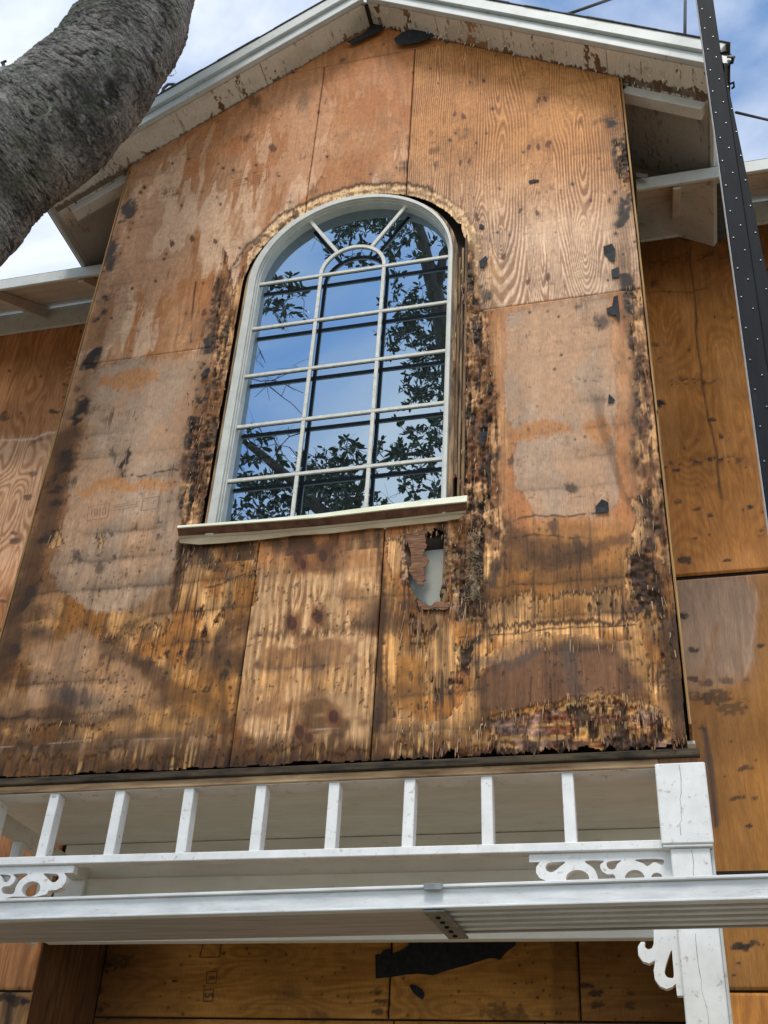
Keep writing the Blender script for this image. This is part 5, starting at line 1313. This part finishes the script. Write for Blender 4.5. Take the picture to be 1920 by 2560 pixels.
# ------------------------------------------------------------------ leaning live oak
oak = empty('oak_tree', (-4.3, -1.3, ZG), 'leaning live oak trunk with rough grey scaly bark at the upper left', 'tree')
YT = -.80
def trunk_mesh(ctrl, n_a=400, n_s=640):
    C = np.array([c[:3] for c in ctrl], float); Rr = np.array([c[3] for c in ctrl], float)
    t = np.concatenate([np.linspace(0, 3.6, 90)[:-1], np.linspace(3.6, 9.2, n_s), np.linspace(9.2, len(C) - 1, 50)[1:]]); n_s = len(t)
    def cr(A, t):
        i = np.clip(np.floor(t).astype(int), 0, len(A) - 2); f = (t - i)
        g_ = lambda k: A[np.clip(i + k, 0, len(A) - 1)]
        f = f[:, None] if A.ndim > 1 else f
        a, b, c_, d = g_(-1), g_(0), g_(1), g_(2)
        return .5 * (2 * b + (-a + c_) * f + (2 * a - 5 * b + 4 * c_ - d) * f ** 2 + (-a + 3 * b - 3 * c_ + d) * f ** 3)
    P = cr(C, t); R = cr(Rr, t)
    T = np.gradient(P, axis=0); T /= np.linalg.norm(T, axis=1)[:, None]
    N0 = np.cross(T, np.array([0, 1.0, 0.1])); N0 /= np.linalg.norm(N0, axis=1)[:, None]
    B0 = np.cross(T, N0)
    S = np.concatenate([[0], np.cumsum(np.linalg.norm(np.diff(P, axis=0), axis=1))])
    A = np.linspace(0, 2 * np.pi, n_a)
    SS, AA = np.meshgrid(S, A, indexing='ij')
    cx, cy = np.cos(AA), np.sin(AA)
    # bark: cracked scaly plates (cell pattern), lumps, moss
    u = (AA * .26).ravel(); v = SS.ravel()
    wv_ = v + .05 * (fbm(u * 9, v * 9, 4, 2) - .5) + .014 * (fbm(u * 50, v * 50, 2, 1) - .5); wu_ = u + .07 * (fbm(u * 8, v * 8, 4, 5) - .5)
    gx, gy = wu_ / .125, wv_ / .024
    ix, iy = np.floor(gx).astype(int), np.floor(gy).astype(int)
    d1 = np.full(u.shape, 9.); d2 = d1.copy(); idc = np.zeros(u.shape)
    for di in (-1, 0, 1):
        for dj in (-1, 0, 1):
            jx, jy = (ix + di) & 255, (iy + dj) & 255
            fx, fy = ix + di + _TAB[0][jx, jy], iy + dj + _TAB[1][jx, jy]
            d = np.hypot(gx - fx, gy - fy)
            m = d < d1
            d2 = np.where(m, d1, np.minimum(d2, d)); idc = np.where(m, _TAB[2][jx, jy], idc); d1 = np.where(m, d, d1)
    crack = (1 - ss(.03, .19, d2 - d1)) * (.5 + .5 * ss(.4, .6, fbm(u * 12, v * 12, 2, 3)))
    lump = fbm(u * 5, v * 4, 4, 1); rough = fbm(u * 60, v * 60, 3, 4); pat = ss(.44, .56, fbm(u * 6, v * 5, 4, 6)); pat2 = ss(.52, .66, fbm(u * 5 + 3, v * 7, 4, 3))
    hgt = -.0045 * crack + .005 * (idc - .5) + .05 * (lump - .5) + .014 * (rough - .5) * (.25 + pat)
    rad = (R[:, None] * np.ones_like(AA)).ravel() * (1 + .0 * u) + hgt
    Pp = np.repeat(P, n_a, 0) + (np.repeat(N0, n_a, 0) * cx.ravel()[:, None] + np.repeat(B0, n_a, 0) * cy.ravel()[:, None]) * rad[:, None]
    c = np.array((.205, .187, .168))[None] * (.75 + .4 * idc)[:, None] * (.7 + .6 * rough)[:, None]
    c = mixc(c, (.050, .048, .046), pat * .8 * ss(.34, .54, rough))
    c = mixc(c, (.34, .33, .30), pat2 * .4)
    c = mixc(c, (.09, .11, .06), ss(.58, .68, fbm(u * 9, v * 8, 3, 0)) * .5)
    c = mixc(c, (.018, .017, .016), crack * .88)
    c = mixc(c, (.05, .05, .05), ss(.60, .70, fbm(u * 90, v * 160, 2, 5)) * .5)
    return grid_me(Pp, n_a, n_s, c, smooth=False)
p0 = lambda px, py, y: tuple(atY(px, py, y))
ctrl = [(-4.35, -1.3, ZG - .1, .56), (-4.25, -1.2, -2.0, .47), (-3.95, -1.05, -.2, .43), (-3.3, -.9, 1.5, .41), (*p0(-260, 640, YT), .385), (*p0(-30, 425, YT), .355), (*p0(170, 270, YT), .335), (*p0(306, 110, YT), .305), (*p0(360, 0, YT), .272), (*p0(402, -140, YT), .25), (*p0(450, -330, YT), .2), (*p0(520, -560, YT - .6), .16)]
tr = link('trunk', trunk_mesh(ctrl), 'bark', oak)
# wiry vine tendrils and lichen tufts on the trunk
V, F = [], []
rs = random.Random(4)
for (cx, cy, n_, r) in ((95, 275, 16, 34), (60, 190, 10, 36), (30, 180, 10, 30), (250, 105, 5, 22), (425, 180, 7, 16)):
    for k in range(n_):
        yv = YT - .36 if cx < 400 else YT - .1
        a0 = rs.uniform(0, 6.28); pts = []
        for j in range(7):
            a_ = a0 + j * rs.uniform(.25, .5); q = r * rs.uniform(.7, 1.1)
            pts.append(atY(cx + q * math.cos(a_), cy + q * .7 * math.sin(a_), yv + rs.uniform(-.02, .04)))
        tube_vf(pts, .0012, 4, V, F)
sub('vine_tendrils', mesh_of(V, F), 'moss', tr, kind='stuff')

# ------------------------------------------------------------------ evergreen oak standing in front of the house, behind the camera (seen mirrored in the glass)
tree = empty('evergreen_tree', (1.2, -7.4, ZG), 'leafy evergreen tree across from the house, mirrored in the arched window', 'tree')
YGL = .052
def mirror_pt(cx, cy, dist):
    """place seen at a spot of the glass: follow the mirrored sight line for dist metres. cx, cy in the window survey"""
    px, py = 480 + cx / 2.304, 440 + cy / 2.304
    P = atY(px, py, YGL); d = ray(px, py); d = d / np.linalg.norm(d); d = d * (1, -1, 1)
    return P + d * dist
CL = [  # x, y, spread, sprays, distance
    (520, 640, 45, 5, 4.4), (480, 590, 35, 4, 4.4), (570, 690, 40, 4, 4.4), (630, 700, 25, 3, 4.4), (500, 765, 40, 5, 4.4), (530, 800, 25, 3, 4.4), (430, 740, 30, 3, 4.4),
    (1300, 820, 110, 34, 7.0), (1210, 720, 80, 15, 7.0), (1260, 910, 110, 28, 7.0), (1370, 1000, 90, 22, 6.8), (1340, 1150, 95, 24, 6.6), (1290, 1250, 80, 16, 6.6), (1150, 920, 50, 8, 7.0), (1400, 620, 70, 12, 7.0), (1420, 880, 60, 16, 7.0), (1420, 1250, 50, 12, 6.6), (1170, 620, 40, 5, 6.8), (1400, 760, 70, 16, 7.0),
    (1000, 270, 90, 14, 5.4), (880, 330, 60, 8, 5.4), (1150, 290, 80, 12, 5.4), (940, 220, 60, 8, 5.4), (1190, 410, 70, 9, 5.4), (1240, 330, 60, 8, 5.4), (930, 470, 40, 4, 5.4), (1000, 460, 40, 4, 5.4), (820, 410, 40, 4, 5.4), (1330, 430, 60, 6, 5.6), (1440, 400, 40, 5, 5.6), (1080, 220, 70, 8, 5.4), (1260, 220, 60, 8, 5.4),
    (1400, 1390, 60, 8, 5.4), (1300, 1470, 35, 3, 4.6), (1250, 1450, 25, 2, 4.6), (1390, 1530, 55, 7, 5.2), (1340, 1600, 50, 6, 5.2), (1420, 1480, 40, 6, 5.4),
    (330, 1620, 60, 7, 4.2), (280, 1680, 50, 6, 4.2), (370, 1540, 40, 3, 4.0), (450, 1630, 45, 4, 4.2), (310, 1770, 60, 8, 4.4), (420, 1800, 60, 9, 4.6), (520, 1750, 50, 6, 4.6), (480, 1850, 60, 9, 4.6), (560, 1830, 60, 8, 4.8), (340, 1900, 40, 4, 4.2), (260, 1960, 35, 4, 4.0), (380, 1960, 35, 4, 4.2), (560, 1920, 40, 6, 4.8), (450, 1950, 60, 6, 4.6),
    (800, 1770, 90, 26, 5.6), (720, 1830, 70, 18, 5.6), (900, 1850, 80, 20, 5.6), (850, 1900, 70, 16, 5.4), (680, 1880, 60, 12, 5.2), (760, 1680, 60, 8, 5.2), (650, 1640, 40, 4, 4.8), (880, 1580, 45, 5, 4.6), (930, 1600, 35, 4, 4.6), (960, 1800, 40, 8, 5.4), (660, 1760, 60, 10, 5.2), (850, 1700, 70, 10, 5.4), (970, 1680, 40, 5, 5.2),
    (1090, 1590, 40, 5, 4.8), (1170, 1600, 40, 5, 4.8), (1240, 1590, 45, 5, 4.8), (1310, 1580, 40, 4, 5.0), (1290, 1790, 30, 3, 3.8), (1250, 1840, 35, 3, 3.8), (1390, 1830, 45, 6, 4.0), (1060, 1890, 30, 4, 4.6), (1270, 1700, 40, 4, 4.6), (1390, 1660, 45, 5, 4.8), (1180, 1690, 40, 3, 4.8)]
rs = random.Random(77)
V, F, TV, TF = [], [], [], []
def leaf(p, d, nrm, L, w):
    d = Vector(d).normalized(); s = d.cross(Vector(nrm)).normalized(); u_ = s.cross(d)
    b = len(V); p = Vector(p)
    V.extend([p, p + d * L * .35 + s * w - u_ * w * .3, p + d * L * .35 - s * w - u_ * w * .3, p + d * L * .40 + u_ * w * .25, p + d * L * .75 + s * w * .8, p + d * L * .75 - s * w * .8, p + d * L - u_ * w * .3])
    F.extend([(b, b + 1, b + 3), (b, b + 3, b + 2), (b + 1, b + 4, b + 3), (b + 3, b + 5, b + 2), (b + 3, b + 4, b + 6), (b + 3, b + 6, b + 5)])
HUB = {}
for (cx, cy, sp, n_, dist) in CL:
    c0 = Vector(mirror_pt(cx, cy, dist))
    for k in range(n_):
        q = mirror_pt(cx + rs.gauss(0, sp * .55), cy + rs.gauss(0, sp * .55), dist + rs.gauss(0, .25 + sp * .004))
        tw = Vector((rs.gauss(0, 1), rs.gauss(0, .7), rs.gauss(.1, 1))).normalized()
        L0 = rs.uniform(.06, .16)
        tip = Vector(q) + tw * L0
        tube_vf([c0.lerp(Vector(q), .35), Vector(q), tip], [.004, .003, .0015], 4, TV, TF)
        for j in range(rs.randint(6, 9)):
            dd = (tw * rs.uniform(.1, .9) + Vector((rs.gauss(0, 1), rs.gauss(0, 1), rs.gauss(0, 1))).normalized()).normalized()
            leaf(tip - tw * L0 * rs.random() * .7, dd, (rs.gauss(0, 1), rs.gauss(0, 1), rs.gauss(0, 1) + .6), rs.uniform(.055, .105), rs.uniform(.012, .019))
# bare twigs
def twig(pts, dist, r0):
    P_ = [Vector(mirror_pt(x, y, dist)) for x, y in pts]
    tube_vf(P_, list(np.linspace(r0, r0 * .45, len(P_))), 5, TV, TF)
for pts, dist, r in (([(330, 1165), (400, 1185), (470, 1180), (560, 1215), (640, 1245)], 4.4, .006), ([(450, 1220), (520, 1270), (570, 1310), (640, 1375)], 4.4, .006), ([(640, 1130), (560, 1140), (470, 1180), (370, 1280)], 4.4, .005), ([(430, 1190), (440, 1260), (450, 1300)], 4.4, .003),
                     ([(650, 1480), (560, 1500), (500, 1560), (470, 1640)], 4.3, .006), ([(620, 1640), (560, 1560), (480, 1540), (400, 1560)], 4.3, .005), ([(470, 1500), (530, 1610), (600, 1690)], 4.3, .005), ([(370, 1420), (420, 1500), (450, 1600)], 4.3, .004), ([(640, 1580), (700, 1620), (780, 1640), (870, 1610)], 4.8, .005), ([(880, 1560), (930, 1570), (1010, 1600)], 4.7, .004),
                     ([(700, 1690), (730, 1620), (700, 1560)], 4.8, .004), ([(1190, 1820), (1240, 1760), (1300, 1720), (1440, 1780)], 4.2, .005), ([(1060, 1720), (1180, 1700), (1280, 1640)], 4.7, .005), ([(200, 1900), (300, 1925), (400, 1990)], 4.2, .004), ([(690, 350), (740, 390), (760, 440)], 5.2, .005), ([(1380, 330), (1420, 380), (1460, 360)], 5.4, .004), ([(1120, 1850), (1200, 1920)], 4.4, .003)):
    twig(pts, dist, r)
    for k in range(3):
        i = rs.randrange(len(pts) - 1); x, y = pts[i][0], pts[i][1]
        twig([(x, y), (x + rs.uniform(-50, 50), y + rs.uniform(-60, 20)), (x + rs.uniform(-90, 90), y + rs.uniform(-90, 50))], dist, r * .55)
link('crown', mesh_of(V, F), 'leaf', tree, 'glossy dark green leaf sprays', 'stuff')
link('twigs', mesh_of(TV, TF), 'twig', tree, 'fine bare twigs among the leaves', 'stuff')
def limb(pts, rads):
    P_ = [Vector(p) for p in pts]
    link('limb', tube_me(P_, rads, 10), 'twig', tree)
mp_ = mirror_pt
trunk_top = Vector((1.7, -7.2, 1.8))
link('trunk', tube_me([(1.2, -7.4, ZG - .1), (1.25, -7.4, -1.5), (1.5, -7.3, .6), trunk_top], [.34, .27, .23, .20], 14), 'twig', tree)
limb([trunk_top, mp_(1500, 1200, 6.6), mp_(1450, 900, 6.4), mp_(1410, 690, 6.2), mp_(1340, 450, 6.0), mp_(1290, 250, 5.8), mp_(1180, 60, 5.8)], [.17, .13, .10, .085, .07, .055, .03])
limb([mp_(1410, 690, 6.2), mp_(1440, 450, 6.0), mp_(1520, 330, 6.0)], [.06, .045, .03])
limb([trunk_top, (.6, -5.6, 2.6), mp_(900, 2080, 5.2), mp_(560, 1740, 4.5), mp_(400, 1600, 4.2), mp_(290, 1510, 4.1), mp_(180, 1480, 4.0)], [.15, .11, .08, .045, .04, .032, .02])
limb([mp_(900, 2080, 5.2), mp_(1000, 1700, 5.0), mp_(1180, 1610, 4.9), mp_(1400, 1590, 5.0)], [.05, .022, .018, .012])
limb([mp_(290, 1510, 4.1), mp_(150, 1200, 4.3), mp_(350, 800, 4.4), mp_(520, 650, 4.4)], [.02, .014, .010, .006])
limb([mp_(1180, 60, 5.8), mp_(1050, 150, 5.5), mp_(930, 250, 5.4), mp_(820, 400, 5.3)], [.03, .022, .014, .008])

bpy.context.view_layer.update()
